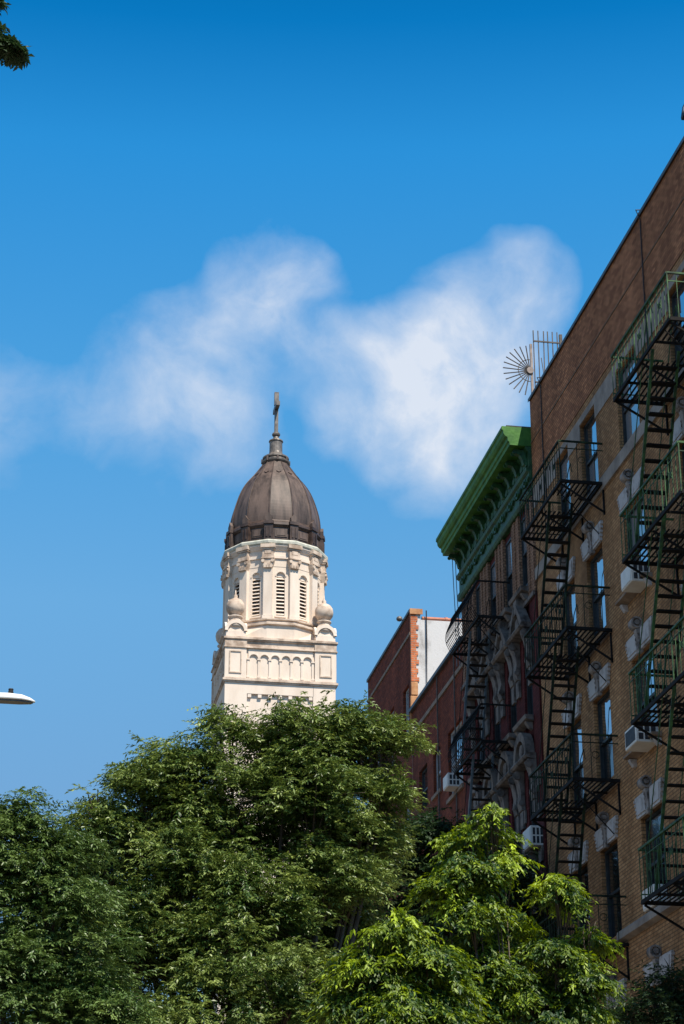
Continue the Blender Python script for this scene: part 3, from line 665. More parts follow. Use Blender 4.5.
K = thing('roof_floodlight', 'dark floodlight bracket on the tan tenement roof edge at the far right', 'lamp', (FX+.1, 31.6, TZ+.09))
b = MB(); b.bar((FX+.18, 31.6, TZ+.09), (FX+.18, 31.6, TZ+.75), .04, .04); b.build('post', M['black'], K)
b = MB(); b.prism([(31.26, TZ+.66), (31.72, TZ+.58), (31.74, TZ+.64), (31.62, TZ+.80), (31.36, TZ+.82)], 'x', FX+.02, FX+.32); b.build('lamp_head', M['black'], K)
b = MB(); b.prism([(31.42, TZ+.70), (31.60, TZ+.66), (31.56, TZ+.75), (31.42, TZ+.77)], 'x', FX+.012, FX+.019); b.build('lens', M['lamp_white'], K)

for k, (x, lab) in enumerate(((11.70, 'thin dark cable hanging from the green cornice, left of the pair'), (11.78, 'thin dark cable hanging from the green cornice, right of the pair'))):
    b = MB(); b.tube([(x, GY1-.2, 21.75), (x+.02, GY1-.2, 20.9), (x+.05, GY1-.2, 20.1), (x+.06, GY1-.22, 18.6)], .011, 5); tag(b.build('cable', M['ironblue'], None), lab, 'cable', 'cables below the green cornice')

# ---------------- street lamp ---------------------------------------------------
SL = thing('street_lamp', 'white street lamp head on a long arm reaching in from the left edge', 'street lamp', (-2.9, 25, 0))
b = MB(); b.lathe([(.19, 0), (.19, .5), (.11, .6), (.085, 8.9), (.07, 9.25)], (-2.9, 25, 0), 12); b.build('pole', M['coping'], SL, smooth=False)
b = MB(); b.tube([(-2.9, 25, 8.7), (-2.4, 25, 9.0), (-1.4, 25, 9.25), (-.2, 25, 9.325)], .035, 8); b.build('arm', M['lamp_white'], SL)
b = MB()
sec = [(-.42, .03, .04, 0), (-.36, .05, .06, 0), (-.1, .085, .085, 0), (.15, .095, .09, 0), (.32, .085, .078, 0), (.43, .06, .048, -.008), (.49, .02, .016, -.012)]
n = 16; prev = None
for (x, hw, ht, dz) in sec:
    ring = []
    for j in range(n):
        a = 2*pi*j/n; zz = sin(a)
        ring.append(b.pt((x, 25 + hw*cos(a), 9.312 + dz + (ht if zz > 0 else ht*.12)*zz + .01)))
    if prev: 
        for j in range(n): b.f.append([prev[j], prev[(j+1)%n], ring[(j+1)%n], ring[j]])
    else: b.f.append(ring[::-1])
    prev = ring
b.f.append(prev)
LH = b.build('lamp_head', M['lamp_white'], SL, smooth=True)
b = MB(); b.prism([(-.2, 24.93), (.30, 24.93), (.44, 24.96), (.465, 25.0), (.44, 25.04), (.30, 25.07), (-.2, 25.07)], 'z', 9.292, 9.311); b.build('lens', M['lens'], LH)
b = MB(); b.lathe([(.034, 0), (.034, .03), (.03, .035), (.03, .055), (.034, .06), (.03, .068)], (.185, 25, 9.40), 10); b.build('photocell', M['black'], LH)

# ------------------------------------------------------------------ the church tower
CX, CY, HW = 18.53, 133.74, 3.74
CH = thing('church_tower', 'pale stone church tower with louvred drum, brown copper dome and cross', 'tower', (CX, CY, 0))
def side(k):
    a = k*pi/2; ca, sa = cos(a), sin(a)
    return lambda p: (CX + p[0]*ca - p[1]*sa, CY + p[0]*sa + p[1]*ca, p[2])   # local: u, v (front = -v), z
def ringbox(b, h, z0, z1): b.box(CX-h, CX+h, CY-h, CY+h, z0, z1)
b = MB(); ringbox(b, 3.52, 0, 43.8)
for k in range(4):
    b.xf = side(k)
    b.box(-3.7, -2.22, -3.7, -2.2, 0, 43.79)                 # corner piers
    b.box(-2.22, 2.22, -3.7, -3.5, 43.06, 43.795)            # flat band over the recessed panel
b.xf = None
b.build('shaft', M['lime'], CH)
for k in range(4):
    for i in range(7):
        b = MB(); b.xf = side(k)
        u = -2.2 + 4.4*i/6*0.93 + .15; b.box(u-.12, u+.12, -3.68, -3.53, 42.82, 43.055); b.build('dentil', M['lime'], CH)
b = MB()
ringbox(b, 3.78, 43.80, 43.90); ringbox(b, 3.86, 43.902, 44.04); ringbox(b, 3.76, 44.042, 44.12)
b.build('string_course', M['limeweather'], CH)
# arcaded stage
b = MB(); ringbox(b, 3.595, 44.12, 46.2); b.build('arcade_wall', M['lime'], CH)
def archcell(b, x0, x1, zs, z1, hw, d0, d1, n=10):
    """spandrel over one round arch of half width hw between x0..x1, springing zs, top z1, between depths"""
    c = (x0+x1)/2
    arc = [(c - hw*cos(pi*j/n), zs + hw*sin(pi*j/n)) for j in range(n+1)]
    for j in range(n):
        p, q = arc[j], arc[j+1]
        b.prism([p, q, (q[0], z1), (p[0], z1)], 'y', d0, d1)
    b.box(x0, c-hw, d0, d1, zs, z1); b.box(c+hw, x1, d0, d1, zs, z1)
for k in range(4):
    b = MB(); b.xf = side(k)
    x0, x1 = -2.17, 2.17; nA = 6; w = (x1-x0)/nA
    for i in range(nA):
        archcell(b, x0+w*i+.0005, x0+w*(i+1)-.0005, 45.50, 46.19, w/2-.075, -3.68, -3.49)
    for i in range(nA+1):
        u = x0+w*i
        b.box(u-.07, u+.07, -3.67, -3.49, 44.30, 45.40)
        b.box(u-.115, u+.115, -3.72, -3.49, 45.40, 45.499); b.box(u-.11, u+.11, -3.71, -3.49, 44.18, 44.30)
    b.box(x0-.05, x1+.05, -3.69, -3.49, 44.121, 44.179)
    A_ = b.build('arcade', M['lime'], CH)
    b = MB(); b.xf = side(k)
    for i in range(nA):                 # moulded archivolts
        c = x0+w*(i+.5); r0, r1 = w/2-.07, w/2-.005
        for j in range(8):
            a0, a1 = pi*j/8, pi*(j+1)/8
            b.prism([(c-r0*cos(a0), 45.5+r0*sin(a0)), (c-r0*cos(a1), 45.5+r0*sin(a1)), (c-r1*cos(a1), 45.5+r1*sin(a1)), (c-r1*cos(a0), 45.5+r1*sin(a0))], 'y', -3.725, -3.681)
    b.build('archivolt', M['lime'], A_)
for k in range(4):
    b = MB(); b.xf = side(k)
    b.box(-3.74, -2.3, -3.74, -2.3, 44.12, 46.199)
    P_ = b.build('corner_pier', M['lime'], CH)
    for kk in (k, (k+1) % 4):
        b = MB(); b.xf = side(kk)
        for u0 in ((-3.45, -2.62) if kk == k else (2.62, 3.45),):
            a0, a1 = min(u0), max(u0); 
            for (p, q, r, t) in ((a0, a0+.07, 44.42, 45.98), (a1-.07, a1, 44.42, 45.98), (a0+.07, a1-.07, 44.42, 44.50), (a0+.07, a1-.07, 45.90, 45.98)):
                b.box(p, q, -3.80, -3.741, r, t)
        b.build('panel_frame', M['limeweather'], P_)
b = MB(); ringbox(b, 3.80, 46.20, 46.26); ringbox(b, 3.66, 46.262, 46.72); ringbox(b, 3.76, 46.722, 46.80); ringbox(b, 3.84, 46.802, 46.92); ringbox(b, 3.72, 46.922, 47.0)
for sx in (-1, 1):
    for sy in (-1, 1):
        x_, y_ = CX+sx*3.02, CY+sy*3.02
        b.box(x_-.80, x_+.80, y_-.80, y_+.80, 46.201, 46.262); b.box(x_-.74, x_+.74, y_-.74, y_+.74, 46.263, 46.70)
b.build('cornice', M['limeweather'], CH)
# corner pedestals with round pediments and ball finials
for sx in (-1, 1):
    for sy in (-1, 1):
        x_, y_ = CX+sx*3.02, CY+sy*3.02; z = 47.22
        b = MB(); b.box(x_-.66, x_+.66, y_-.66, y_+.66, 46.925, 47.38)
        n = 12
        half = [(cos(pi*j/n), sin(pi*j/n)) for j in range(n+1)]
        b.prism([(x_+.52*c, z+.16+.52*s) for c, s in half], 'y', y_-.60, y_+.60)
        b.prism([(y_+.52*c, z+.16+.52*s) for c, s in half], 'x', x_-.60, x_+.60)
        for j in range(n):
            (c0, s0), (c1, s1) = half[j], half[j+1]
            for yy in (y_-.74, y_+.60):
                b.prism([(x_+.76*c0, z+.161+.76*s0), (x_+.76*c1, z+.161+.76*s1), (x_+.54*c1, z+.161+.54*s1), (x_+.54*c0, z+.161+.54*s0)], 'y', yy, yy+.14)
            for xx in (x_-.74, x_+.60):
                b.prism([(y_+.76*c0, z+.161+.76*s0), (y_+.76*c1, z+.161+.76*s1), (y_+.54*c1, z+.161+.54*s1), (y_+.54*c0, z+.161+.54*s0)], 'x', xx, xx+.14)
        Pd = b.build('pedestal', M['lime'], CH)
        b = MB()
        b.lathe([(.74, 47.7), (.70, 47.98), (.52, 48.14), (.42, 48.3), (.36, 48.45), (.50, 48.50), (.50, 48.58), (.34, 48.62), (.30, 48.72), (.46, 48.78), (.60, 49.0), (.64, 49.25), (.60, 49.5), (.44, 49.74), (.20, 49.88), (.12, 49.95), (.16, 50.05), (.06, 50.2), (.02, 50.5)], (x_, y_, 0), 16)
        b.build('ball_finial', M['limeweather'], Pd, smooth=True)
# skirt from the square to the twelve-sided drum
PH = R(15)
def c12(b, r, z, n=12, ph=PH): return [b.pt((CX + r*cos(ph+2*pi*j/n), CY + r*sin(ph+2*pi*j/n), z)) for j in range(n)]
b = MB()
lo = []
for j in range(12):
    a = PH + 2*pi*j/12; c, s = cos(a), sin(a); k = 3.45/max(abs(c), abs(s)); k = min(k, 4.1)
    lo.append(b.pt((CX+k*c, CY+k*s, 47.0)))
hi = c12(b, 3.62, 47.95)
for j in range(12): b.f.append([lo[j], lo[(j+1)%12], hi[(j+1)%12], hi[j]])
b.f.append(hi); b.build('skirt', M['lime'], CH)
b = MB(); b.lathe([(3.60, 47.95), (3.78, 48.02), (3.78, 48.14), (3.66, 48.18), (3.60, 48.32), (3.72, 48.36), (3.72, 48.46), (3.55, 48.5)], (CX, CY, 0), 12, PH)
b.build('base_moulding', M['limeweather'], CH)
# drum
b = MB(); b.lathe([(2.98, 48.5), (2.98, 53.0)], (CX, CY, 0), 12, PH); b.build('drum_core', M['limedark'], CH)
AP = 3.34*cos(PH)                        # outer face of the bay panels
def bay(k):
    a = 2*pi*k/12; ca, sa = cos(a), sin(a)
    # local: u along the facet, v outward, z.  bay 0 faces -Y
    return lambda p: (CX + p[0]*ca + p[1]*sa, CY + p[0]*sa - p[1]*ca, p[2])
for k in range(12):
    b = MB(); b.xf = bay(k)
    hw = .29; z0, zs = 48.78, 51.62
    b.box(-.80, -hw, AP-.28, AP, 48.5, zs); b.box(hw, .80, AP-.28, AP, 48.5, zs); b.box(-hw, hw, AP-.28, AP, 48.5, z0)
    archcell(b, -.80, .80, zs, 52.3, hw, AP-.28, AP)
    b.box(-.38, .38, AP, AP+.07, z0-.12, z0-.001)
    Y_ = b.build('drum_bay', M['lime'], CH)
    b = MB(); b.xf = bay(k)
    for j in range(8):
        a0, a1 = pi*j/8, pi*(j+1)/8; r0, r1 = hw+.02, hw+.10
        b.prism([(-r0*cos(a0), zs+r0*sin(a0)), (-r0*cos(a1), zs+r0*sin(a1)), (-r1*cos(a1), zs+r1*sin(a1)), (-r1*cos(a0), zs+r1*sin(a0))], 'y', AP+.001, AP+.05)
    b.build('archivolt', M['lime'], Y_)
    b = MB(); b.xf = bay(k)
    ns = 11
    for i in range(ns):
        z = z0 + .10 + (zs - .20 - z0 - .1)*i/(ns-1)
        w = hw-.004 if z < zs else math.sqrt(max(.004, hw*hw-(z-zs)**2))-.01
        b.prism([(AP-.05, z-.02), (AP-.02, z+.0), (AP-.20, z+.17), (AP-.22, z+.14)], 'x', -w, w)
    b.build('louvre', M['lime'], Y_)
    b = MB(); b.xf = bay(k); b.prism([(-(hw-.003)*cos(pi*j/10), zs+(hw-.003)*sin(pi*j/10)) for j in range(11)] + [(hw-.003, zs-.04), (-hw+.003, zs-.04)], 'y', AP-.27, AP-.10); b.build('tympanum', M['lime'], Y_)
    b = MB(); a = 2*pi*(k+.5)/12
    b.xf = (lambda ca, sa: lambda p: (CX + p[0]*ca + p[1]*sa, CY + p[0]*sa - p[1]*ca, p[2]))(cos(a), sin(a))
    b.box(-.30, .30, 3.05, 3.50, 48.72, 52.1); b.box(-.36, .36, 3.05, 3.57, 48.5, 48.719)
    Pl = b.build('pilaster', M['lime'], CH)
    b2 = MB(); b2.xf = b.xf
    b2.prism([(-.28, 52.1), (.28, 52.1), (.42, 52.55), (.46, 52.78), (-.46, 52.78), (-.42, 52.55)], 'y', 3.1, 3.60)
    for u in (-.33, .33):
        pts = [(u+.12*cos(2*pi*j/9), 52.60+.12*sin(2*pi*j/9)) for j in range(9)]; b2.prism(pts, 'y', 3.601, 3.70)
    for u in (-.2, 0, .2):
        b2.prism([(u-.08, 52.12), (u+.08, 52.12), (u+.09, 52.36), (u, 52.45), (u-.09, 52.36)], 'y', 3.601, 3.66)
    b2.box(-.44, .44, 3.05, 3.68, 52.782, 52.86)
    b2.build('capital', M['limeweather'], Pl)
    b3 = MB(); b3.xf = b.xf              # entablature breaking forward over each pilaster
    b3.box(-.40, .40, 3.2, 3.60, 52.862, 53.10); b3.box(-.38, .38, 3.2, 3.57, 53.102, 53.45)
    b3.box(-.22, .22, 3.571, 3.61, 53.14, 53.40); b3.box(-.46, .46, 3.2, 3.64, 53.452, 53.56); b3.box(-.5, .5, 3.2, 3.72, 53.563, 53.82)
    b3.build('entablature_block', M['limeweather'], Pl)
b = MB(); b.lathe([(3.36, 52.3), (3.36, 52.86), (3.46, 52.88), (3.46, 53.08), (3.40, 53.10), (3.40, 53.44), (3.48, 53.5), (3.54, 53.6), (3.64, 53.72), (3.66, 53.80), (3.62, 53.82)], (CX, CY, 0), 12, PH)
b.build('entablature', M['lime'], CH)
b = MB(); b.lathe([(3.66, 53.822), (3.74, 53.9), (3.76, 54.06), (3.70, 54.16), (3.5, 54.20)], (CX, CY, 0), 12, PH); b.build('cornice', M['patina'], CH)
# copper parapet and dome
b = MB(); b.lathe([(3.30, 54.16), (3.34, 54.35), (3.22, 54.42), (3.22, 55.25), (3.30, 55.30), (3.38, 55.42), (3.36, 55.60), (3.24, 55.72), (3.16, 55.85)], (CX, CY, 0), 12, PH); b.build('copper_band', M['copperdark'], CH)
for k in range(12):
    a = 2*pi*(k+.5)/12; b = MB()
    b.xf = (lambda ca, sa: lambda p: (CX + p[0]*ca + p[1]*sa, CY + p[0]*sa - p[1]*ca, p[2]))(cos(a), sin(a))
    b.box(-.30, .30, 3.05, 3.44, 54.2, 55.4); b.box(-.2, -.06, 3.441, 3.49, 54.45, 55.2); b.box(.06, .2, 3.441, 3.49, 54.45, 55.2); b.box(-.34, .34, 3.0, 3.52, 55.402, 55.62)
    po = b.build('copper_post', M['copperdark'], CH)
    b2 = MB(); b2.xf = b.xf
    b2.prism([(-.2, 55.622), (.2, 55.622), (.24, 55.95), (.10, 56.1), (.0, 56.28), (-.10, 56.1), (-.24, 55.95)], 'y', 3.22, 3.42)
    b2.build('antefix', M['copper'], po)
    b = MB(); b.xf = bay(k); b.box(-.42, .42, 3.1, 3.16, 54.55, 55.15); b.box(-.30, .30, 3.1605, 3.19, 54.65, 55.05); b.build('copper_panel', M['copper'], CH)
def spl(P, n):
    P = np.array(P, float); t = np.arange(len(P)); T2 = np.linspace(0, len(P)-1, n); o = []
    for u in T2:
        i = min(int(u), len(P)-2); f = u - i; p0, p1, p2, p3 = P[max(i-1, 0)], P[i], P[i+1], P[min(i+2, len(P)-1)]
        o.append(tuple(.5*(2*p1 + (p2-p0)*f + (2*p0-5*p1+4*p2-p3)*f*f + (3*p1-p0-3*p2+p3)*f**3)))
    return o
dome = spl([(3.18, 55.8), (3.19, 56.2), (3.15, 56.74), (3.05, 57.3), (2.88, 57.9), (2.68, 58.5), (2.41, 59.1), (2.06, 59.65), (1.62, 60.2), (1.2, 60.8), (.86, 61.3)], 24)
dn = []
for (r0, z0), (r1, z1) in zip(dome[:-1], dome[1:]):
    for q in range(4): dn.append((r0+(r1-r0)*q/4, z0+(z1-z0)*q/4))
dn.append(dome[-1])
b = MB(); b.lathe([(r*.995, z) for r, z in dn], (CX, CY, 0), 12, PH); DO = b.build('dome', M['copper'], CH)
for k in range(12):
    a = 2*pi*(k+.5)/12 - pi/2
    b = MB(); b.tube([(CX+(r*.995+.01)*cos(a), CY+(r*.995+.01)*sin(a), z) for r, z in dome], [.055*max(.5, r/3.2) for r, z in dome], 6); b.build('rib', M['copperdark'], DO)
    b = MB(); a = 2*pi*k/12 - pi/2                 # a small hooked snow guard high in each segment
    r = 1.66; t = Vector((-sin(a), cos(a), 0)); o_ = Vector((cos(a), sin(a), 0)); c0 = Vector((CX, CY, 0))
    b.tube([c0+o_*(r+.0)+t*.17+Vector((0,0,60.12)), c0+o_*(r+.12)+Vector((0,0,59.98)), c0+o_*(r+.0)-t*.17+Vector((0,0,60.12))], .03, 5); b.build('snow_guard', M['copperdark'], DO)
b = MB(); b.lathe([(.92, 61.25), (1.0, 61.34), (1.02, 61.45), (.90, 61.52), (.86, 61.6), (.95, 61.68), (.94, 61.78), (.72, 61.92), (.58, 62.0), (.50, 62.1), (.47, 62.25), (.46, 63.0), (.52, 63.06), (.50, 63.14), (.34, 63.22), (.22, 63.34), (.18, 63.5), (.28, 63.56), (.30, 63.66), (.24, 63.76), (.14, 63.82)], (CX, CY, 0), 20); b.build('lantern', M['coppergrey'], CH, smooth=False)
b = MB()
for k in range(8):
    a = 2*pi*k/8; b.box(CX+.98*cos(a)-.06, CX+.98*cos(a)+.06, CY+.98*sin(a)-.06, CY+.98*sin(a)+.06, 61.3, 61.62)
b.build('lantern_foot', M['copperdark'], CH)
b = MB(); b.box(CX-.13, CX+.13, CY-.10, CY+.10, 63.8, 66.95); b.box(CX-.16, CX+.16, CY-.12, CY+.12, 65.95, 66.97)
b.box(CX-.135, CX+.135, CY-.85, CY-.121, 65.60, 65.93); b.box(CX-.135, CX+.135, CY+.121, CY+.85, 65.60, 65.93); b.build('cross', M['coppergrey'], CH)

# ------------------------------------------------------------------ trees
def make_tree(name, label, base, lobes, leaf, lm, n_sprays, per=16, spray=0.5, droop=0.45, seed=1, group='street trees', trunk_r=0.16, fork=None, surf=0.6, flat=0.55, twigs=0.0, wid=0.36, tb=0.5, boughs=120, bsize=.55, limb=1.0, sun_tint=0.0, thick=.2, wexp=2.0, hub=None):
    rg = np.random.default_rng(seed)
    Tn = thing(name, label, 'tree', base, group)
    base = np.array(base, float)
    L = np.array([l[:4] for l in lobes], float); nl = len(L)
    cen = L[:, :3].mean(0)
    # trunk and limbs
    fk = np.array(fork if fork is not None else (cen[0]*.5+base[0]*.5, cen[1]*.5+base[1]*.5, base[2] + (L[:, 2].min()-base[2])*.55))
    b = MB(); mid = (base+fk)/2 + np.array([.12, .06, 0])
    b.tube([base, base + np.array([0, 0, .35]), mid, fk], [trunk_r*1.5, trunk_r*1.12, trunk_r, trunk_r*.85], 9)
    b.build('trunk', M['bark'], Tn, smooth=True)
    b = MB()
    fk0 = fk
    if hub is not None:                 # one bough reaches out and carries the small outer sprays
        hb = np.array(hub); b.tube([fk, fk*.55+hb*.45+np.array([0, 0, .12]), hb], [trunk_r*.45, trunk_r*.3, trunk_r*.16], 7)
    for (x, y, z, r) in L:
        far = hub is not None and r < .3
        fk = hb if far else fk0
        e = np.array([x, y, z]); m1 = fk*.5+e*.5 + np.array([(x-fk[0])*.12, (y-fk[1])*.12, -.15*r])
        b.tube([fk, m1 + (rg.normal(size=3)*.06 if hub is not None and not far else 0), e], [.010, .006, .003] if far else [trunk_r*.5*limb, trunk_r*.28*limb, .008], 6)
        for q in range(6):
            d = rg.normal(size=3); d[2] = abs(d[2])*.5; d /= np.linalg.norm(d)
            b.tube([e*.75+m1*.25, e + d*r*.4, e + d*r*.75 + np.array([0, 0, -.05])], [trunk_r*.10*limb, .010, .004], 4)
    b.build('limb', M['bark'], Tn, smooth=True)
    # boughs spread through the lobes, leafy sprays fanned over each bough like a drooping plate
    def unit(v): return v/np.linalg.norm(v, axis=-1, keepdims=True)
    nb = boughs
    wgt = L[:, 3]**wexp; bp = rg.choice(nl, size=nb, p=wgt/wgt.sum())
    bd = unit(rg.normal(size=(nb, 3)))
    bd[:, 2] = np.where((bd[:, 2] < -.3) & (rg.random(nb) < .5), -bd[:, 2], bd[:, 2])
    br = rg.random(nb)**.38
    bc = L[bp, :3] + bd*np.maximum(L[bp, 3]*br - bsize*.55, .1*L[bp, 3])[:, None]
    bo = bd*np.array([1, 1, .25]) + (bc - cen)*np.array([.3, .3, 0]) + rg.normal(size=(nb, 3))*.3
    bo[:, 2] = bo[:, 2]*.25 - droop*.35 + .1
    bo = unit(bo); bs = unit(np.cross(bo, np.array([0, 0, 1.0]))); bn = np.cross(bs, bo)
    bsz = bsize*(.6 + .8*rg.random(nb))
    if hub is not None: bsz = np.minimum(bsz, L[bp, 3]*.8)
    btint = rg.normal(size=nb)*.12
    pick = rg.integers(0, nb, n_sprays)
    u = rg.random(n_sprays)*1.6 - .6; v = rg.normal(size=n_sprays)*.42*(1.15-.5*np.abs(u)); w = rg.normal(size=n_sprays)*thick
    pos = bc[pick] + (bo[pick]*u[:, None] + bs[pick]*v[:, None] + bn[pick]*w[:, None])*bsz[pick][:, None]
    pos[:, 2] -= .22*bsz[pick]*(u*u + v*v)
    if twigs:
        tw = rg.random(n_sprays) < twigs
        pos = pos + (tw * rg.random(n_sprays)*.30)[:, None]*bd[pick]
    rr = br[pick]; zlo, zhi = np.percentile(pos[:, 2], (2, 98))
    out_ = bo[pick]*1.0 + bs[pick]*(v*1.6)[:, None] + rg.normal(size=(n_sprays, 3))*.32
    out_[:, 2] = out_[:, 2] - droop*.8*rg.random(n_sprays) + .10
    ax = unit(out_)
    up = bn[pick]*.6 + np.array([0, 0, .6]) + rg.normal(size=(n_sprays, 3))*.24
    sd_ = unit(np.cross(ax, up)); nn = np.cross(sd_, ax)
    slen = spray*(.6+.8*rg.random(n_sprays))
    # per spray hue: outer boughs paler; sunlit tops and shaded base painted by height
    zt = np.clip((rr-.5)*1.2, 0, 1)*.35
    tint_s = np.clip(tb*.6 + btint[pick] + rg.normal(size=n_sprays)*.12 + zt*.4 + .10*u + sun_tint*np.clip((pos[:, 2]-L[bp[pick], 2])/L[bp[pick], 3]*1.7 - .75, -.15, 1)*np.clip((pos[:, 2]-zlo)/(zhi-zlo)*1.5-.35, 0, 1) + (sun_tint > 0)*(np.clip((pos[:, 2]-zlo)/(zhi-zlo), 0, 1)-.6)*.45, 0, 1)
    # leaves
    t = (np.arange(per)+.5)/per
    t = t[None, :] + rg.normal(size=(n_sprays, per))*.03
    sgn = np.where(np.arange(per) % 2 == 0, 1.0, -1.0)[None, :]
    bend = t**2 * .35
    root = pos[:, None, :] + ax[:, None, :]*((t-.35)*slen[:, None])[..., None] - np.array([0, 0, 1.0])*(bend*slen[:, None]*droop)[..., None]
    ang = .75 + rg.normal(size=(n_sprays, per))*.25
    ld = ax[:, None, :]*np.cos(ang)[..., None] + sd_[:, None, :]*(np.sin(ang)*sgn)[..., None] + nn[:, None, :]*(rg.normal(size=(n_sprays, per))*.28)[..., None]
    ld[..., 2] -= droop*.55*(.4+rg.random((n_sprays, per)))
    ld /= np.linalg.norm(ld, axis=2, keepdims=True)
    ln = nn[:, None, :] + rg.normal(size=(n_sprays, per, 3))*.38
    lw = np.cross(ld, ln); lw /= np.linalg.norm(lw, axis=2, keepdims=True)
    ln = np.cross(lw, ld)
    ll = leaf*(.5+.9*rg.random((n_sprays, per)))*(1-.25*np.abs(t-.5))
    lwid = ll*wid
    A0 = root; tip = root + ld*ll[..., None] - np.array([0, 0, 1.0])*(ll*.12)[..., None]
    midp = root + ld*(ll*.45)[..., None]
    s1 = midp + lw*(lwid*.5)[..., None] + ln*(lwid*.16)[..., None]; s2 = midp - lw*(lwid*.5)[..., None] + ln*(lwid*.16)[..., None]
    V = np.stack([A0, s1, tip, s2], axis=2).reshape(-1, 3) - np.array(base)
    nq = n_sprays*per
    idx = np.arange(nq*4).reshape(nq, 4)
    tris = np.concatenate([idx[:, [0, 1, 2]], idx[:, [0, 2, 3]]], axis=1).reshape(-1)
    me = bpy.data.meshes.new('foliage')
    me.vertices.add(len(V)); me.vertices.foreach_set('co', V.astype(np.float32).ravel())
    me.loops.add(len(tris)); me.loops.foreach_set('vertex_index', tris.astype(np.int32))
    npo = len(tris)//3
    me.polygons.add(npo); me.polygons.foreach_set('loop_start', (np.arange(npo)*3).astype(np.int32))
    try: me.polygons.foreach_set('loop_total', np.full(npo, 3, np.int32))
    except Exception: pass
    me.update(calc_edges=True)
    at = me.attributes.new('tint', 'FLOAT', 'POINT')
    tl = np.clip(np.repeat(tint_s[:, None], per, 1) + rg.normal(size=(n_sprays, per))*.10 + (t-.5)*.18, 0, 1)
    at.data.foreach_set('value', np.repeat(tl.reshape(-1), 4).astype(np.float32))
    me.materials.append(lm)
    o = bpy.data.objects.new('crown', me); COL.objects.link(o); o.parent = Tn
    return Tn
LM1 = leafmat('zelkova_leaf', (0.024, 0.068, 0.011), (0.285, 0.355, 0.09), trans=0.15, rough=0.42)
LM2 = leafmat('locust_leaf', (0.024, 0.066, 0.013), (0.19, 0.275, 0.075), trans=0.15, rough=0.42)
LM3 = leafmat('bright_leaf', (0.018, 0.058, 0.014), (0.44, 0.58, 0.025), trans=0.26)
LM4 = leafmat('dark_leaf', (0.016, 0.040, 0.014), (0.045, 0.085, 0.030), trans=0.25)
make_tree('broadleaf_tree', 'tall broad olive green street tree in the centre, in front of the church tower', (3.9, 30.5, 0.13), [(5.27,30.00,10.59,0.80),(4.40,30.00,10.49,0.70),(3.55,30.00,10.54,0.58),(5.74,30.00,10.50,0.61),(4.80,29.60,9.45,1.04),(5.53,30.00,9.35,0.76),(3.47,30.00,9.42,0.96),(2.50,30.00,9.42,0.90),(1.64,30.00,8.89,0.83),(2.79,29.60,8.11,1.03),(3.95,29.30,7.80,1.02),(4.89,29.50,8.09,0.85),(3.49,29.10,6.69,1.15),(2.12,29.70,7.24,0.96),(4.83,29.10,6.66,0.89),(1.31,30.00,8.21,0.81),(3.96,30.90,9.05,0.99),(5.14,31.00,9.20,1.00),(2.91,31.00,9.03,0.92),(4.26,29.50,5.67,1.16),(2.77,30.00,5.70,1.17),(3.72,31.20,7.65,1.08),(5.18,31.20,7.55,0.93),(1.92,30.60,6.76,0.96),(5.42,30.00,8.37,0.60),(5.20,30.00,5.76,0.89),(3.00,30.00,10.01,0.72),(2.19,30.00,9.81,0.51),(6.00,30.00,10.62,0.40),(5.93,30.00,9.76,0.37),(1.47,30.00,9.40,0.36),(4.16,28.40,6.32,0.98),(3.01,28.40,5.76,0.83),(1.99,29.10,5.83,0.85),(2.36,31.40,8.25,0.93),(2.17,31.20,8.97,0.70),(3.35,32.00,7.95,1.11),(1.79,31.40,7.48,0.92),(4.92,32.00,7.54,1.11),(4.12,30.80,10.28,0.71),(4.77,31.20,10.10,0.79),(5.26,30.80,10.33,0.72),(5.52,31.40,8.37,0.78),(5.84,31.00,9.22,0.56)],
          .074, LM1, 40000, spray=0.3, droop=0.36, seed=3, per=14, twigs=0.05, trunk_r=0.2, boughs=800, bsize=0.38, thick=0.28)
make_tree('locust_tree', 'bluish green feathery tree at the left edge below the lamp', (0.4, 26.2, 0.13), [(0.24,26.00,7.95,0.62),(0.81,26.00,7.07,0.77),(0.95,26.00,7.70,0.46),(0.52,26.00,6.13,0.84),(1.18,26.00,6.40,0.66),(-0.17,26.00,7.40,0.77),(1.52,26.00,5.80,0.69),(-0.20,26.00,6.05,0.81),(0.81,26.00,7.57,0.44),(0.82,26.00,5.12,1.01),(1.79,26.00,5.02,0.76),(0.51,26.80,6.71,0.79),(1.31,26.80,5.98,0.79)],
          .06, LM2, 13000, spray=0.3, droop=0.4, seed=5, per=18, wid=0.36, twigs=0.06, trunk_r=0.15, boughs=330, bsize=0.34)
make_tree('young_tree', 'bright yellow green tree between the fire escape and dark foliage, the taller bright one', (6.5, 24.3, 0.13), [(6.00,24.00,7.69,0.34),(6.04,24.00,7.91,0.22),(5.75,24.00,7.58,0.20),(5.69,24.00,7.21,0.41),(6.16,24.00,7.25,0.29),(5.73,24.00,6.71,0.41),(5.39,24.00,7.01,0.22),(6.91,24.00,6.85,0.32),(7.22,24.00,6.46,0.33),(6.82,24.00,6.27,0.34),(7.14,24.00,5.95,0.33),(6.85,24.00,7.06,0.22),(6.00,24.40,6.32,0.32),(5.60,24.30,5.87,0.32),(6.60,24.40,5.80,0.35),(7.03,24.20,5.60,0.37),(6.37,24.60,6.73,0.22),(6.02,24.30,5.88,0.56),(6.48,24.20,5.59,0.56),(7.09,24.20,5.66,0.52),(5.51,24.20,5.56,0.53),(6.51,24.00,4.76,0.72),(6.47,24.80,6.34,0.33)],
          .07, LM3, 6400, spray=0.27, droop=0.75, seed=8, per=14, wid=0.38, trunk_r=0.075, limb=0.45, boughs=190, bsize=0.24, sun_tint=0.95, tb=0.26)
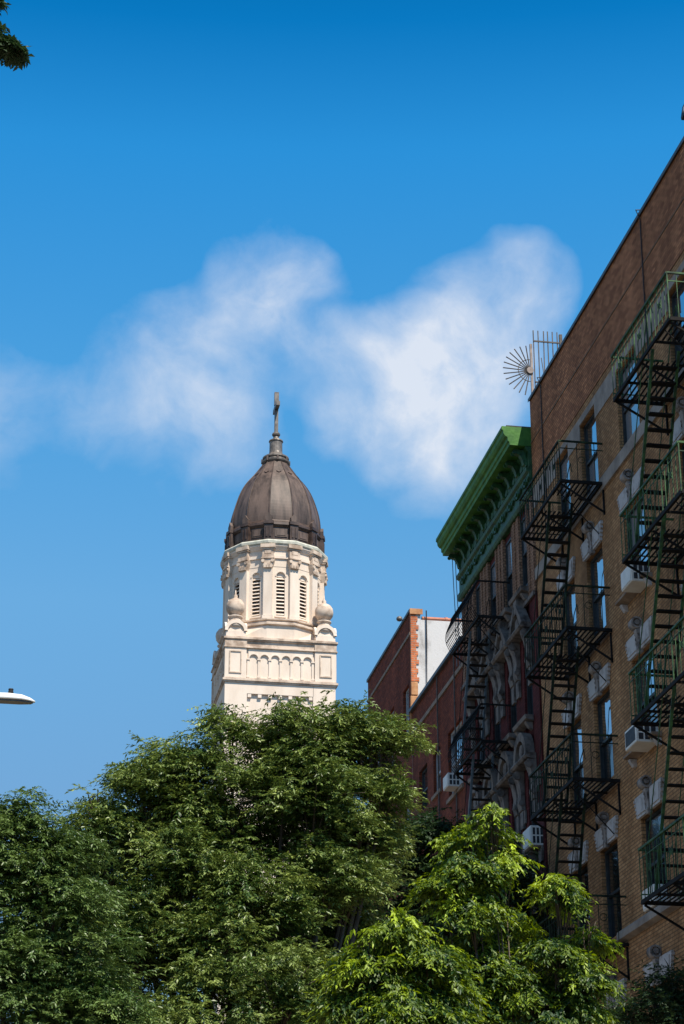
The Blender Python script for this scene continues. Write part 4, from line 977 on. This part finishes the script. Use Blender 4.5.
make_tree('young_tree', 'lower bright yellow green tree at the bottom, in front of the olive tree', (4.5, 22.2, 0.13), [(4.39,22.00,5.95,0.37),(4.79,22.00,5.67,0.42),(4.25,22.00,5.44,0.46),(4.90,22.00,5.20,0.46),(4.46,22.00,5.03,0.59),(3.94,22.00,5.28,0.28),(4.12,22.00,5.83,0.24),(4.56,22.00,4.57,0.65)],
          .068, LM3, 4200, spray=0.26, droop=0.75, seed=9, per=14, wid=0.38, trunk_r=0.09, limb=0.45, boughs=150, bsize=0.23, sun_tint=0.95, tb=0.16)
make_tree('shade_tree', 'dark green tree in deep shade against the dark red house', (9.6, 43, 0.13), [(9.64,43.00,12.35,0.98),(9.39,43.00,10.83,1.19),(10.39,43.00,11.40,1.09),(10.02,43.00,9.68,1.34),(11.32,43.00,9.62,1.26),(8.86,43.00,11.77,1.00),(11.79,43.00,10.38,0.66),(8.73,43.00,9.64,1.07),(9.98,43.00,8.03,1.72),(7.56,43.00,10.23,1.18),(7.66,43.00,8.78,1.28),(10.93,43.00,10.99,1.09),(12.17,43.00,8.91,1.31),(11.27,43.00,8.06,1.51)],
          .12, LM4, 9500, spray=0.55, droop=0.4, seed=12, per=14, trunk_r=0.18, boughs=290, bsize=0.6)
make_tree('locust_tree', 'dark shaded tree with flat sprays at the bottom right corner', (11.0, 32.6, 0.13), [(11.09,32.50,7.58,0.47),(10.77,32.50,7.12,0.60),(11.36,32.50,7.19,0.77),(10.50,32.50,6.82,0.47),(11.31,32.50,6.40,0.94)],
          .085, LM4, 1300, spray=0.5, droop=0.2, seed=13, per=18, wid=0.3, trunk_r=0.1, boughs=50, bsize=0.5)
make_tree('overhanging_tree', 'dark leafy branch hanging in at the top left corner', (-3.4, 13.2, 0.13), [(-0.33,12.00,9.95,0.09),(-0.21,12.00,9.93,0.06),(-0.35,12.00,10.08,0.08),(-0.59,12.00,10.05,0.20),(-0.35,12.00,10.29,0.06),(-0.29,12.00,9.92,0.06),(-0.17,12.00,9.91,0.06),(-0.12,12.00,9.90,0.04),(-1.45,12.00,9.97,0.64),(-2.39,12.40,9.34,1.35),(-3.13,11.60,10.10,1.56),(-2.12,12.20,11.20,1.28),(-3.06,12.10,12.39,1.67),(-3.94,12.60,9.61,1.49)],
          .042, LM4, 9500, spray=0.1, droop=0.5, seed=15, per=14, wid=0.45, trunk_r=0.17, boughs=420, bsize=0.14, limb=0.7, wexp=1.0, hub=(-0.62, 12.1, 10.0), fork=(-3.2, 12.8, 7.6))
